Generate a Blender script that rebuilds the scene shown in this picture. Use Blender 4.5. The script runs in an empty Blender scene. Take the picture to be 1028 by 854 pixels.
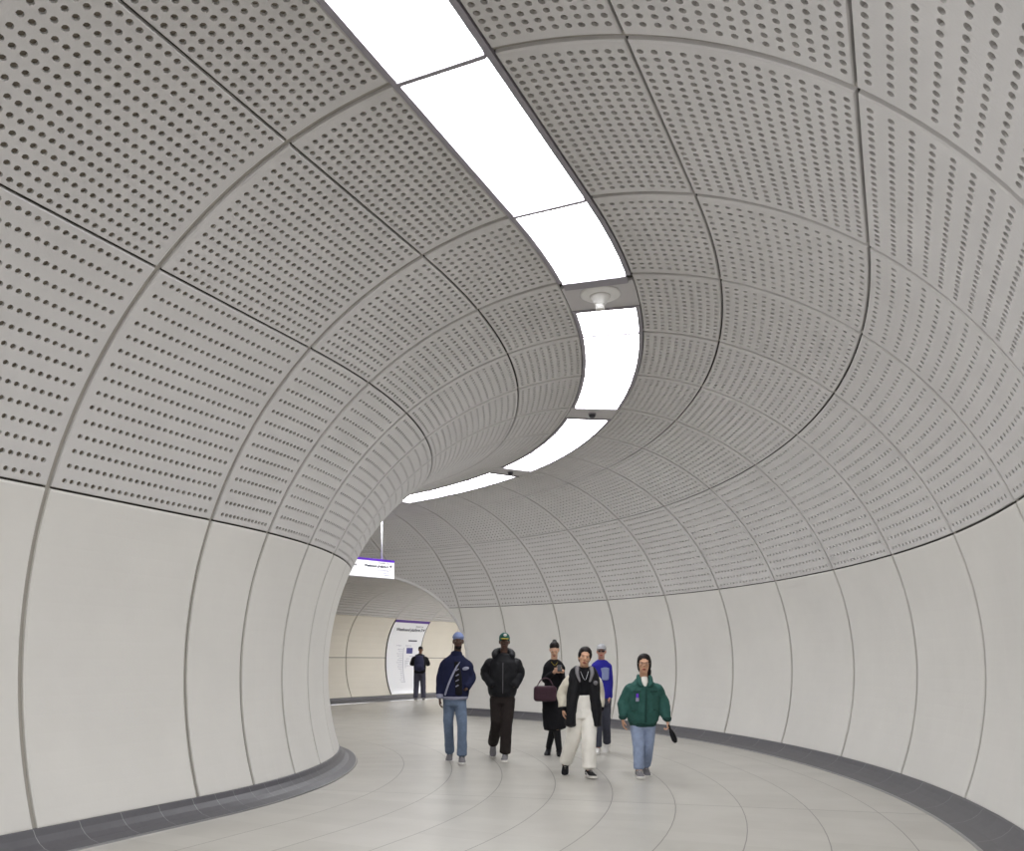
import bpy, bmesh, math, random
import numpy as np
from mathutils import Vector, Matrix
random.seed(7)
COL = bpy.context.scene.collection
SC = bpy.context.scene
pi = math.pi

# ------------------------------------------------------------------ materials
def lin(c):
    return tuple(((v/255)/12.92 if v/255 <= 0.04045 else ((v/255+0.055)/1.055)**2.4) for v in c)

def mat(name, rgb, rough=0.6, var=0.0, vscale=8.0, bump=0.0, bscale=200.0, metal=0.0, spec=0.5, sheen=0.0):
    m = bpy.data.materials.new(name); m.use_nodes = True
    nt = m.node_tree; b = nt.nodes['Principled BSDF']
    c = lin(rgb)
    b.inputs['Base Color'].default_value = (*c, 1)
    b.inputs['Roughness'].default_value = rough
    b.inputs['Metallic'].default_value = metal
    b.inputs['Specular IOR Level'].default_value = spec
    if sheen: b.inputs['Sheen Weight'].default_value = sheen
    tc = nt.nodes.new('ShaderNodeTexCoord')
    if var > 0:
        n = nt.nodes.new('ShaderNodeTexNoise'); n.inputs['Scale'].default_value = vscale
        n.inputs['Detail'].default_value = 6; n.inputs['Roughness'].default_value = 0.6
        nt.links.new(tc.outputs['Object'], n.inputs['Vector'])
        r = nt.nodes.new('ShaderNodeValToRGB')
        r.color_ramp.elements[0].position = 0.3; r.color_ramp.elements[1].position = 0.7
        r.color_ramp.elements[0].color = (*[max(0, v*(1-var)) for v in c], 1)
        r.color_ramp.elements[1].color = (*[min(1, v*(1+var)) for v in c], 1)
        nt.links.new(n.outputs['Fac'], r.inputs['Fac'])
        nt.links.new(r.outputs['Color'], b.inputs['Base Color'])
    if bump > 0:
        n2 = nt.nodes.new('ShaderNodeTexNoise'); n2.inputs['Scale'].default_value = bscale
        nt.links.new(tc.outputs['Object'], n2.inputs['Vector'])
        bp = nt.nodes.new('ShaderNodeBump'); bp.inputs['Strength'].default_value = bump
        bp.inputs['Distance'].default_value = 0.01
        nt.links.new(n2.outputs['Fac'], bp.inputs['Height'])
        nt.links.new(bp.outputs['Normal'], b.inputs['Normal'])
    return m

def emat(name, rgb, strength):
    m = bpy.data.materials.new(name); m.use_nodes = True
    b = m.node_tree.nodes['Principled BSDF']
    b.inputs['Base Color'].default_value = (0.8, 0.8, 0.8, 1)
    b.inputs['Emission Color'].default_value = (*lin(rgb), 1)
    b.inputs['Emission Strength'].default_value = strength
    return m

LIGHT = 16.0
M = {}
M['concrete'] = mat('pale_concrete', (205, 203, 202), 0.75, 0.035, 1.3, 0.10, 60)
M['wallconc'] = mat('wall_concrete', (217, 215, 211), 0.55, 0.04, 0.9, 0.05, 40)
M['cream'] = mat('cream_concrete', (222, 216, 204), 0.6, 0.03, 1.0)
M['felt'] = mat('hole_backing_felt', (120, 113, 101), 0.95)
M['gasket'] = mat('joint_gasket', (166, 162, 154), 0.8)
M['groove_shade'] = mat('joint_groove_shade', (112, 108, 101), 0.9)  # darker gasket strip, painted shade of the gap at each ring joint
M['void'] = mat('joint_shadow_rubber', (62, 60, 56), 0.9)
M['plinth'] = mat('dark_granite', (84, 83, 88), 0.42, 0.06, 14)
M['grout'] = mat('plinth_grout', (140, 140, 142), 0.7)
M['steel'] = mat('brushed_steel', (170, 170, 172), 0.3, metal=0.9)
M['frame'] = mat('light_frame_metal', (150, 146, 154), 0.5)
M['plate'] = mat('service_plate_paint', (196, 193, 194), 0.5)
M['diff'] = emat('light_diffuser', (252, 253, 255), LIGHT)
M['white'] = mat('white_plastic', (235, 234, 232), 0.4)
M['darkp'] = mat('dark_plastic', (50, 48, 55), 0.3)
M['purple'] = mat('purple_band', (104, 50, 200), 0.4)
M['purple2'] = mat('poster_purple', (92, 55, 150), 0.4)
M['ink'] = mat('dark_ink', (45, 45, 70), 0.6)
M['inkgrey'] = mat('grey_ink', (140, 138, 160), 0.6)
M['inkblue'] = mat('blue_ink', (78, 78, 140), 0.6)
M['enamel'] = mat('white_enamel', (245, 246, 250), 0.25)
M['signface'] = emat('lit_sign_face', (255, 255, 255), 0.35)
M['signface'].node_tree.nodes['Principled BSDF'].inputs['Base Color'].default_value = (0.85, 0.85, 0.86, 1)

def floor_material():
    m = bpy.data.materials.new('floor_tiles'); m.use_nodes = True
    nt = m.node_tree; N = nt.nodes; Lk = nt.links; b = N['Principled BSDF']
    uv = N.new('ShaderNodeUVMap'); uv.uv_map = 'UVMap'
    sep = N.new('ShaderNodeSeparateXYZ'); Lk.new(uv.outputs['UV'], sep.inputs[0])
    def mth(op, a, bb=None, c=None):
        n = N.new('ShaderNodeMath'); n.operation = op
        for i, v in enumerate((a, bb, c)):
            if v is None: continue
            if isinstance(v, (int, float)): n.inputs[i].default_value = v
            else: Lk.new(v, n.inputs[i])
        return n.outputs[0]
    def line(coord, period, width):   # 1 on the joint
        f = mth('FRACT', mth('DIVIDE', coord, period))
        d = mth('MINIMUM', f, mth('SUBTRACT', 1.0, f))
        return mth('LESS_THAN', mth('MULTIPLY', d, period), width)
    u, v = sep.outputs['X'], sep.outputs['Y']
    vs = mth('ADD', v, 6.485)
    longl = line(vs, 0.655, 0.0045)
    tr = line(u, 0.3325, 0.0022)
    big = line(u, 5.32, 0.006)
    # tile id tone
    comb = N.new('ShaderNodeCombineXYZ')
    Lk.new(mth('FLOOR', mth('DIVIDE', u, 0.3325)), comb.inputs[0]); Lk.new(mth('FLOOR', mth('DIVIDE', vs, 0.655)), comb.inputs[1])
    wn = N.new('ShaderNodeTexWhiteNoise'); wn.noise_dimensions = '2D'; Lk.new(comb.outputs[0], wn.inputs['Vector'])
    tc = N.new('ShaderNodeTexCoord')
    no = N.new('ShaderNodeTexNoise'); no.inputs['Scale'].default_value = 2.2; no.inputs['Detail'].default_value = 7
    Lk.new(tc.outputs['Object'], no.inputs['Vector'])
    tone = mth('ADD', mth('MULTIPLY', wn.outputs['Value'], 0.035), mth('MULTIPLY', no.outputs['Fac'], 0.10))
    base = N.new('ShaderNodeMix'); base.data_type = 'RGBA'
    base.inputs[6].default_value = (*lin((164, 161, 154)), 1); base.inputs[7].default_value = (*lin((194, 191, 185)), 1)
    Lk.new(mth('MULTIPLY', tone, 6.5), base.inputs[0])
    m1 = N.new('ShaderNodeMix'); m1.data_type = 'RGBA'; m1.inputs[7].default_value = (*lin((160, 157, 150)), 1)
    Lk.new(base.outputs[2], m1.inputs[6]); Lk.new(mth('MULTIPLY', tr, 0.6), m1.inputs[0])
    m2 = N.new('ShaderNodeMix'); m2.data_type = 'RGBA'; m2.inputs[7].default_value = (*lin((112, 109, 103)), 1)
    Lk.new(m1.outputs[2], m2.inputs[6]); Lk.new(mth('MAXIMUM', longl, big), m2.inputs[0])
    Lk.new(m2.outputs[2], b.inputs['Base Color'])
    b.inputs['Roughness'].default_value = 0.33
    b.inputs['Specular IOR Level'].default_value = 0.45
    return m
M['floor'] = floor_material()

# ------------------------------------------------------------------ tagging helpers
def tag(o, label=None, cat=None, group=None, kind=None):
    if label: o['label'] = label
    if cat: o['category'] = cat
    if group: o['group'] = group
    if kind: o['kind'] = kind
    return o

def empty(name, loc=(0, 0, 0), rz=0.0):
    o = bpy.data.objects.new(name, None); COL.objects.link(o)
    o.location = loc; o.rotation_euler = (0, 0, rz); o.empty_display_size = 0.1
    return o

def link(name, me, mats, parent=None, smooth=False, loc=None):
    if not isinstance(mats, (list, tuple)): mats = [mats]
    for m_ in mats: me.materials.append(m_)
    o = bpy.data.objects.new(name, me); COL.objects.link(o)
    if parent is not None: o.parent = parent
    if loc is not None: o.location = loc
    me.polygons.foreach_set('use_smooth', [bool(smooth)]*len(me.polygons))
    return o

def mesh_np(name, V, loops, sizes, matidx=None):
    """V (n,3) float array; loops flat ints; sizes per-face counts"""
    me = bpy.data.meshes.new(name)
    V = np.asarray(V, np.float32); loops = np.asarray(loops, np.int32); sizes = np.asarray(sizes, np.int32)
    me.vertices.add(len(V)); me.vertices.foreach_set('co', V.ravel())
    me.loops.add(len(loops)); me.loops.foreach_set('vertex_index', loops)
    me.polygons.add(len(sizes))
    st = np.concatenate([[0], np.cumsum(sizes)[:-1]]).astype(np.int32)
    me.polygons.foreach_set('loop_start', st)
    if matidx is not None: me.polygons.foreach_set('material_index', np.asarray(matidx, np.int32))
    me.update(calc_edges=True); me.validate()
    return me

def mesh_py(name, V, F, matidx=None):
    me = bpy.data.meshes.new(name); me.from_pydata([tuple(v) for v in V], [], F)
    if matidx: me.polygons.foreach_set('material_index', matidx)
    me.update(); return me

# ------------------------------------------------------------------ tunnel line
R = 3.63; ZC = 1.25
K = 1.14
S_ = [1.4634, 1.133, 1.1663, 1.1638, 1.174, 1.2263, 1.1681, 1.0669, 1.2191, 1.1908, 1.1656, 0.8401]
T_ = [0.0525, -7.5723, -7.2623, -7.3363, -6.6063, -6.9471, -7.7522, -8.691, -7.3647, -7.1219, -6.9666, -6.4307]
NB = 7                                        # rings behind ring A
seg = [(1.668, 0.0)]*NB + [(s*K, math.radians(t)) for s, t in zip(S_, T_)] + [(1.33, math.radians(-7.0))]*4
a0 = math.radians(25.69)
ST = [(-0.31 - NB*1.668*math.sin(a0), 4.96 - NB*1.668*math.cos(a0), a0)]
for s, t in seg:
    x, y, a = ST[-1]
    ST.append((x + s*math.sin(a+t/2), y + s*math.cos(a+t/2), a+t))
STA = np.array(ST)
LEN = np.array([s for s, t in seg]); CUM = np.concatenate([[0], np.cumsum(LEN)])
A_, M_, NRING = NB, NB+12, len(seg)
LN = 'ABCDEFGHIJKLMNOPQ'

def path(t):
    """t in ring units -> x,y,heading (arrays)"""
    t = np.asarray(t, float); i = np.clip(np.floor(t).astype(int), 0, NRING-1); f = t-i
    p0 = STA[i]; p1 = STA[i+1]
    a = p0[..., 2]+(p1[..., 2]-p0[..., 2])*f
    x = p0[..., 0]+(p1[..., 0]-p0[..., 0])*f; y = p0[..., 1]+(p1[..., 1]-p0[..., 1])*f
    d = np.hypot(p1[..., 0]-p0[..., 0], p1[..., 1]-p0[..., 1]); da = p1[..., 2]-p0[..., 2]
    sag = d*da/8*4*f*(1-f); am = (p0[..., 2]+p1[..., 2])/2
    return x-sag*np.cos(am), y+sag*np.sin(am), a

def P(t, w, z):
    x, y, a = path(t)
    return np.stack([x+w*np.cos(a), y-w*np.sin(a), z+0*x], -1)

def tun(t, th, dep=0.0):
    """th: angle from the +right horizontal, radians (0..pi)"""
    return P(t, (R+dep)*np.cos(th), ZC+(R+dep)*np.sin(th))

# crossing tunnel
CD = np.array([math.sin(math.radians(31.2)), math.cos(math.radians(31.2))]); CN = np.array([CD[1], -CD[0]])
CW = np.array([-4.91, 26.18]); CA, CB, CZ, CDA, CE = 2.95, 2.36, 1.3, 2.85, 2.3
def cross(a, ph, dep=0.0):
    """ph 0 = near side horizontal, pi = far wall"""
    a = np.asarray(a, float); c_, s_ = np.cos(ph), np.sin(ph); q_ = (np.abs(c_)**CE+np.abs(s_)**CE)**(-1/CE)
    d = CDA+(CA*q_+dep)*c_; z = CZ+(CB*q_+dep)*s_
    return np.stack([CW[0]+a*CD[0]+d*CN[0], CW[1]+a*CD[1]+d*CN[1], z+0*a], -1)
def f_cross(v):    # <0 inside crossing tunnel
    d = (v[0]-CW[0])*CN[0]+(v[1]-CW[1])*CN[1]
    return (abs((d-CDA)/CA)**CE+abs((v[2]-CZ)/CB)**CE)**(1/CE)-1
TS = np.linspace(NB+9, NRING, 400); PX, PY, PA = path(TS)
def f_pass(v):
    k = int(np.argmin((PX-v[0])**2+(PY-v[1])**2))
    if k >= len(TS)-2: return 1.0
    w = (v[0]-PX[k])*math.cos(PA[k])-(v[1]-PY[k])*math.sin(PA[k])
    return math.hypot(w, v[2]-ZC)/R-1

def trim(me, fn, lim=None):
    """cut away the part of a mesh where fn < 0"""
    bm = bmesh.new(); bm.from_mesh(me)
    val = {v: fn(v.co) for v in bm.verts}
    if min(val.values()) >= 0: bm.free(); return True
    if max(val.values()) <= 0: bm.free(); return False
    bd = set()
    for e in list(bm.edges):
        a, b = e.verts
        fa, fb = val[a], val[b]
        if fa*fb < 0:
            ne, nv = bmesh.utils.edge_split(e, a, fa/(fa-fb)); val[nv] = 0.0; bd.add(nv)
    for f in list(bm.faces):
        bv = [v for v in f.verts if v in bd]
        if len(bv) == 2:
            try: bmesh.utils.face_split(f, bv[0], bv[1])
            except Exception: pass
    dele = [f for f in bm.faces if fn(f.calc_center_median()) < -1e-4 or sum(val[v] for v in f.verts) < 0]
    bmesh.ops.delete(bm, geom=dele, context='FACES')
    ok = len(bm.faces) > 0
    bm.to_mesh(me); bm.free(); return ok

# ------------------------------------------------------------------ panel meshes
ANG = [(math.cos(math.radians(22.5+45*j)), math.sin(math.radians(22.5+45*j))) for j in range(8)]
def perf_mesh(mp, Lf, y0, y1, nr, yscale, ncol=None, hole=0.0205, cp=0.0625, mg=0.055, jx=0.022, jy=0.0095, depth=0.018, dep2=0.035):
    """mp(xf, y, depth) -> xyz ; xf 0..1 along, y = angle ; yscale metres per radian"""
    ym = (y0+y1)/2; L = float(Lf(ym))
    nc = max(3, int(round((L-2*jx-2*mg)/cp)))
    if ncol: nc = ncol
    jy_ = jy/yscale; ya, yb = y0+jy_, y1-jy_
    my = (yb-ya)/nr*0.10 if nr < 14 else (yb-ya)/nr*0.05
    gy = np.linspace(ya+my, yb-my, nr+1)
    gx = np.linspace(0, 1, nc+1)
    def X(fr, y):   # fr 0..1 within perforated field
        Ly = Lf(y); lo = (jx+mg)/Ly; hi = 1-lo
        return lo+(hi-lo)*fr
    GX, GY = np.meshgrid(gx, gy, indexing='ij')
    V = [mp(X(GX, GY), GY, 0.0).reshape(-1, 3)]; off = V[0].shape[0]
    gid = np.arange(off).reshape(nc+1, nr+1)
    loops = []; sizes = []; mi = []
    def addq(q, m_):
        q = np.asarray(q); loops.append(q.reshape(-1)); sizes.append(np.full(q.reshape(-1, q.shape[-1]).shape[0], q.shape[-1])); mi.append(np.full(q.reshape(-1, q.shape[-1]).shape[0], m_))
    cx = (gx[:-1]+gx[1:])/2; cy = (gy[:-1]+gy[1:])/2
    CX, CY = np.meshgrid(cx, cy, indexing='ij')
    Lc = Lf(CY); c0 = X(CX, CY)
    oid = []
    for dlev in (0.0, depth):
        ids = []
        for ca, sa in ANG:
            v = mp(c0+hole*ca/Lc, CY+hole*sa/yscale, dlev).reshape(-1, 3)
            ids.append(off+np.arange(len(v)).reshape(nc, nr)); off += len(v); V.append(v)
        oid.append(ids)
    c00, c10, c11, c01 = gid[:-1, :-1], gid[1:, :-1], gid[1:, 1:], gid[:-1, 1:]
    o = oid[0]; b = oid[1]
    st = lambda *a: np.stack(a, -1)
    addq(st(c10, c11, o[0], o[7]), 0); addq(st(c11, c01, o[2], o[1]), 0); addq(st(c01, c00, o[4], o[3]), 0); addq(st(c00, c10, o[6], o[5]), 0)
    addq(st(c11, o[1], o[0]), 0); addq(st(c01, o[3], o[2]), 0); addq(st(c00, o[5], o[4]), 0); addq(st(c10, o[7], o[6]), 0)
    for j in range(8):
        k = (j+1) % 8; addq(st(o[j], o[k], b[k], b[j]), 0)
    addq(st(*b), 1)
    # border ring + edge returns
    border = [(i, 0) for i in range(nc)]+[(nc, j) for j in range(nr)]+[(i, nr) for i in range(nc, 0, -1)]+[(0, j) for j in range(nr, 0, -1)]
    bi = np.array([gid[i, j] for i, j in border])
    ex = []; ey = []
    for i, j in border:
        yy = gy[j]; xx = X(gx[i], yy)
        if j == 0: yy = ya
        if j == nr: yy = yb
        if i == 0: xx = jx/Lf(yy)
        elif i == nc: xx = 1-jx/Lf(yy)
        else:
            lo = jx/Lf(yy); xx = lo+(1-2*lo)*gx[i]
        ex.append(xx); ey.append(yy)
    ex = np.array(ex); ey = np.array(ey); nb = len(border)
    # small rounded arris: outer edge drops 4 mm in the last 10 mm
    cxm = 0.5; cym = (ya+yb)/2
    v = mp(ex, ey, 0.006); e1 = off+np.arange(nb); off += nb
    inx = ex+np.sign(cxm-ex)*np.where((np.array([i for i, j in border]) == 0) | (np.array([i for i, j in border]) == nc), 0.012/Lf(ey), 0)
    iny = ey+np.sign(cym-ey)*np.where((np.array([j for i, j in border]) == 0) | (np.array([j for i, j in border]) == nr), 0.008/yscale, 0)
    v0 = mp(inx, iny, 0.0); e0 = off+np.arange(nb); off += nb
    v2 = mp(ex, ey, dep2); e2 = off+np.arange(nb); off += nb
    V += [v, v0, v2]
    r1 = lambda q: np.roll(q, -1)
    addq(st(bi, e0, r1(e0), r1(bi)), 0); addq(st(e0, e1, r1(e1), r1(e0)), 0); addq(st(e1, e2, r1(e2), r1(e1)), 0)
    return mesh_np('perforated_panel', np.concatenate(V), np.concatenate(loops), np.concatenate(sizes), np.concatenate(mi))

def plain_mesh(mp, Lf, y0, y1, yscale, ny=12, nx=6, jx=0.022, jy=0.010, dep2=0.035, jy0=None):
    ya, yb = y0+(jy if jy0 is None else jy0)/yscale, y1-jy/yscale
    fx = np.array([0, 0.012]+list(np.linspace(0.06, 0.94, nx-1))+[0.988, 1]); fy = np.array([0, 0.006]+list(np.linspace(0.05, 0.95, ny-1))+[0.994, 1])
    GX, GY = np.meshgrid(fx, ya+(yb-ya)*fy, indexing='ij')
    lo = jx/Lf(GY); X = lo+(1-2*lo)*GX
    dp = np.zeros_like(GX); dp[0, :] = dp[-1, :] = 0.006; dp[:, 0] = dp[:, -1] = 0.006
    V = mp(X, GY, dp).reshape(-1, 3); n, m_ = GX.shape; gid = np.arange(n*m_).reshape(n, m_)
    q = np.stack([gid[:-1, :-1], gid[1:, :-1], gid[1:, 1:], gid[:-1, 1:]], -1).reshape(-1, 4)
    bd = list(gid[:-1, 0])+list(gid[-1, :-1])+list(gid[:0:-1, -1])+list(gid[0, :0:-1])
    bd = np.array(bd); co = np.stack([X.ravel()[bd], GY.ravel()[bd]], -1)
    V2 = mp(co[:, 0], co[:, 1], dep2); e2 = n*m_+np.arange(len(bd))
    q2 = np.stack([bd, e2, np.roll(e2, -1), np.roll(bd, -1)], -1)
    Q = np.concatenate([q, q2])
    return mesh_np('wall_panel', np.concatenate([V, V2]), Q.ravel(), np.full(len(Q), 4))

D = math.radians
TH = [D(-17.5), D(24.2), D(52.8), D(72.6), D(84.85)]

def grid_surface(name, ts, ths, dep, mats, fn=tun, matf=None):
    GT, GH = np.meshgrid(ts, ths, indexing='ij'); V = fn(GT, GH, dep).reshape(-1, 3)
    n, m_ = GT.shape; gid = np.arange(n*m_).reshape(n, m_)
    q = np.stack([gid[:-1, :-1], gid[:-1, 1:], gid[1:, 1:], gid[1:, :-1]], -1)
    idx = None
    if matf is not None: idx = np.array([[matf(i, j) for j in range(m_-1)] for i in range(n-1)]).ravel()
    return mesh_np(name, V, q.reshape(-1), np.full(q.shape[0]*q.shape[1], 4), idx)

# lining behind the joints: dark behind the long joints, gasket grey behind the ring joints with gap shade painted along one side
def lining(name, th0, th1, breaks):
    ts = []; flag = []
    for i in range(NRING):
        g = 0.03/LEN[i]
        ts += [i, i+g, i+0.2, i+0.35, i+0.5, i+0.65, i+0.8, i+1-g, i+1-0.010/LEN[i]]
    ts.append(NRING); ts = np.array(ts)
    ths = np.linspace(th0, th1, 49)
    def mf(i, j): return (0, 1, 1, 1, 1, 1, 1, 2, 0)[i % 9]
    me = grid_surface(name, ts, ths, 0.027, None, tun, mf)
    trim(me, f_cross)
    return me
wall_r = tag(link('wall_right', lining('wall_right', TH[0]-D(1), TH[2], None), [M['gasket'], M['void'], M['groove_shade']], smooth=False), kind='structure')
wall_l = tag(link('wall_left', lining('wall_left', pi-TH[2], pi-TH[0]+D(1), None), [M['gasket'], M['void'], M['groove_shade']]), kind='structure')
ceil_ = tag(link('ceiling', lining('ceiling', TH[2], pi-TH[2], None), [M['gasket'], M['void'], M['groove_shade']]), kind='structure')

def ring_map(i):
    def mp(xf, y, dep): return tun(i+np.asarray(xf, float), np.asarray(y, float), dep)
    s, t = seg[i]
    def Lf(y): return s - (R*np.cos(y))*t
    return mp, Lf

for i in range(NRING):
    mp, Lf = ring_map(i)
    seen = i >= NB-1
    for side in (1, -1):
        def q(a, b): return (a, b) if side == 1 else (pi-b, pi-a)
        y0, y1 = q(TH[0], TH[1])
        ny = 18
        me = plain_mesh(mp, Lf, y0, y1, R, ny=ny)
        if i < A_+11 or trim(me, f_cross):
            link('wall_panel', me, M['wallconc'], wall_r if side == 1 else wall_l, smooth=False)
        for k, nr in ((1, 15), (2, 15), (3, 10)):
            y0, y1 = q(TH[k], TH[k+1])
            par = ceil_ if k > 1 else (wall_r if side == 1 else wall_l)
            if seen: me = perf_mesh(mp, Lf, y0, y1, nr, R, None if abs(seg[i][1]) < .01 else ((16 if k == 1 else 14) if side == 1 else 13))
            else: me = plain_mesh(mp, Lf, y0, y1, R, ny=8)
            if i < A_+11 or trim(me, f_cross):
                link('perforated_panel', me, [M['concrete'], M['felt']], par)

# ------------------------------------------------------------------ plinths (cove skirting)
PROF = [(3.50, 0.172), (3.46, 0.172), (3.445, 0.165), (3.415, 0.118), (3.36, 0.072), (3.29, 0.038), (3.16, 0.012)]
def plinth(name, side, fn, total, step, trimf=None, sq=1.0):
    n = int(round(total/step)); V = []; F = []; mi = []
    us = []
    for k in range(n):
        us += [k*step, k*step+0.007, (k+0.5)*step]
    us.append(total)
    rows = []
    for u in us:
        row = []
        for w, z in PROF: row.append(len(V)); V.append(fn(u, side*(3.5-(3.5-w)*sq), z))
        rows.append(row)
    for i in range(len(rows)-1):
        for j in range(len(PROF)-1):
            f = [rows[i][j], rows[i+1][j], rows[i+1][j+1], rows[i][j+1]]
            if side > 0: f = f[::-1]
            F.append(f); mi.append(1 if i % 3 == 0 else 0)
    me = mesh_py(name, V, F, mi)
    if trimf: trim(me, trimf)
    o = tag(link(name, me, [M['plinth'], M['grout']]), kind='structure')
    V = []; F = []
    for u in us:
        k = len(V)
        for w, z in ((3.163, 0.0125), (3.146, 0.0125), (3.138, 0.0005)): V.append(fn(u, side*(3.5-(3.5-w)*sq), z))
    for i in range(len(us)-1):
        for j in range(2):
            f = [i*3+j, i*3+3+j, i*3+4+j, i*3+1+j]
            F.append(f if side < 0 else f[::-1])
    me = mesh_py('floor_trim', V, F)
    if trimf: trim(me, trimf)
    link('metal_trim', me, M['steel'], o)
    return o
def tofs(u):
    i = int(min(np.searchsorted(CUM, u, 'right')-1, NRING-1)); return i+(u-CUM[i])/LEN[i]
fnp = lambda u, w, z: P(tofs(min(u, CUM[-1]-1e-6)), w, z)
def f_cross_foot(v):
    d = (v[0]-CW[0])*CN[0]+(v[1]-CW[1])*CN[1]
    return max(abs(d-CDA)-2.72, -1)
plinth('baseboard_right', 1, fnp, CUM[-1], CUM[-1]/round(CUM[-1]/0.62), f_cross_foot)
plinth('baseboard_left', -1, fnp, CUM[-1], CUM[-1]/round(CUM[-1]/0.40), f_cross_foot, 0.8)

# ------------------------------------------------------------------ floor
def floor_strip(name, nodes, ws, fn, trimf=None):
    V = []; UV = []; F = []
    for u in nodes:
        for w in ws: V.append(fn(u, w)); UV.append((u, w))
    m_ = len(ws)
    for i in range(len(nodes)-1):
        for j in range(m_-1): F.append([i*m_+j, i*m_+j+1, (i+1)*m_+j+1, (i+1)*m_+j])
    me = mesh_py(name, V, F)
    uvl = me.uv_layers.new(name='UVMap')
    for l in me.loops: uvl.data[l.index].uv = UV[l.vertex_index]
    if trimf: trim(me, trimf)
    return me
me = floor_strip('floor', list(np.arange(0, CUM[-1]-0.01, 0.33))+[CUM[-1]-1e-5], np.linspace(-3.5, 3.5, 9), lambda u, w: P(tofs(u), w, 0.0), None)
fl = tag(link('floor', me, M['floor']), kind='structure')
def f_passfoot(v):
    k = int(np.argmin((PX-v[0])**2+(PY-v[1])**2))
    if k >= len(TS)-2: return 1.0
    w = (v[0]-PX[k])*math.cos(PA[k])-(v[1]-PY[k])*math.sin(PA[k])
    return abs(w)-3.49
me = floor_strip('crossing_floor', np.arange(-9, 14.1, 0.33), np.linspace(-0.2, 6.0, 22), lambda u, w: (CW[0]+u*CD[0]+w*CN[0], CW[1]+u*CD[1]+w*CN[1], 0.0), f_passfoot)
link('floor_area', me, M['floor'], fl)

# ------------------------------------------------------------------ crossing tunnel
C0, C1 = -10.1-1.0, 14.9
ringsC = np.arange(0.9-12, 15, 2.0)
def cl(name, p0, p1):
    me = grid_surface(name, np.linspace(ringsC[0], ringsC[-1], 80), np.linspace(p0, p1, 22), 0.035, None, cross)
    trim(me, f_pass); return me
_ph = np.linspace(pi/2, 1.4*pi, 4000); _z = cross(0*_ph, _ph)[:, 2]
def ph_at(z): return float(np.interp(-z, -_z, _ph))
PH0, PHB, PHM = ph_at(2.73), ph_at(0.17), ph_at(1.42)
w_far = tag(link('wall_far', cl('wall_far', PH0-0.0, PHB+0.06), M['void']), kind='structure')
w_near = tag(link('wall_near', cl('wall_near', pi-PHB-0.06, pi-PH0), M['void']), kind='structure')
c_cr = tag(link('ceiling_crossing', cl('ceiling_crossing', pi-PH0, PH0), M['gasket']), kind='structure')
for i in range(len(ringsC)-1):
    a_ = ringsC[i]
    mpc = lambda xf, y, dep, a_=a_: cross(a_+2.0*np.asarray(xf, float), np.asarray(y, float), dep)
    Lc = lambda y: 2.0+0*np.asarray(y, float)
    for lo, hi in ((PHM, PHB), (PH0, PHM)):
        for side, par in ((0, w_far), (1, w_near)):
            y0, y1 = (lo, hi) if side == 0 else (pi-hi, pi-lo)
            me = plain_mesh(mpc, Lc, y0, y1, 2.6, ny=8, jx=0.02)
            if trim(me, f_pass): link('wall_panel', me, M['cream'], par)
    dl = (PH0-pi/2)
    for y0, y1, nr in ((PH0-dl*0.62, PH0, 14), (pi/2-dl*0.38, pi/2+dl*0.38, 12), (pi-PH0, pi-PH0+dl*0.62, 14)):
        me = perf_mesh(mpc, Lc, y0, y1, nr, 2.75, jx=0.02, hole=0.023)
        if trim(me, f_pass): link('perforated_panel', me, [M['concrete'], M['felt']], c_cr)
def fnc(side):
    # lateral profile measured from the crossing centre line
    def fn(u, w, z):
        ww = abs(w)-3.50+2.72
        d = CDA+(ww if w > 0 else -ww)
        return (CW[0]+(u+ringsC[0])*CD[0]+d*CN[0], CW[1]+(u+ringsC[0])*CD[1]+d*CN[1], z)
    return fn
TC = ringsC[-1]-ringsC[0]
plinth('baseboard_far', -1, fnc(-1), TC, TC/40, f_passfoot)
plinth('baseboard_near', 1, fnc(1), TC, TC/40, f_passfoot)

# rounded edge where the two tunnels meet
pts = []
for ph in np.linspace(D(-22), pi-0.2, 240):
    lo, hi = -4.5, 3.0          # find a where passage surface is met, on its right side
    aa = np.linspace(hi, lo, 300); prev = None
    for a_ in aa:
        v = cross(a_, ph); f = f_pass(v)
        if f < 0: break
        prev = v
    if prev is not None and f < 0: pts.append(Vector(prev))
def sweep(pts, r, n=8):
    V = []; F = []
    for i, p in enumerate(pts):
        t = (pts[min(i+1, len(pts)-1)]-pts[max(i-1, 0)]).normalized()
        u = t.orthogonal().normalized() if i == 0 else (u-t*u.dot(t)).normalized()
        w = t.cross(u)
        for k in range(n):
            c = 2*pi*k/n; V.append(p+u*math.cos(c)*r+w*math.sin(c)*r)
    for i in range(len(pts)-1):
        for k in range(n):
            F.append([i*n+k, i*n+(k+1) % n, (i+1)*n+(k+1) % n, (i+1)*n+k])
    F.append(list(range(n))[::-1]); F.append([(len(pts)-1)*n+k for k in range(n)])
    return V, F
if len(pts) > 4:
    V, F = sweep(pts, 0.05)
    tag(link('trim_1', mesh_py('junction_edge', V, F), M['concrete'], smooth=True), kind='structure')

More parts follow.
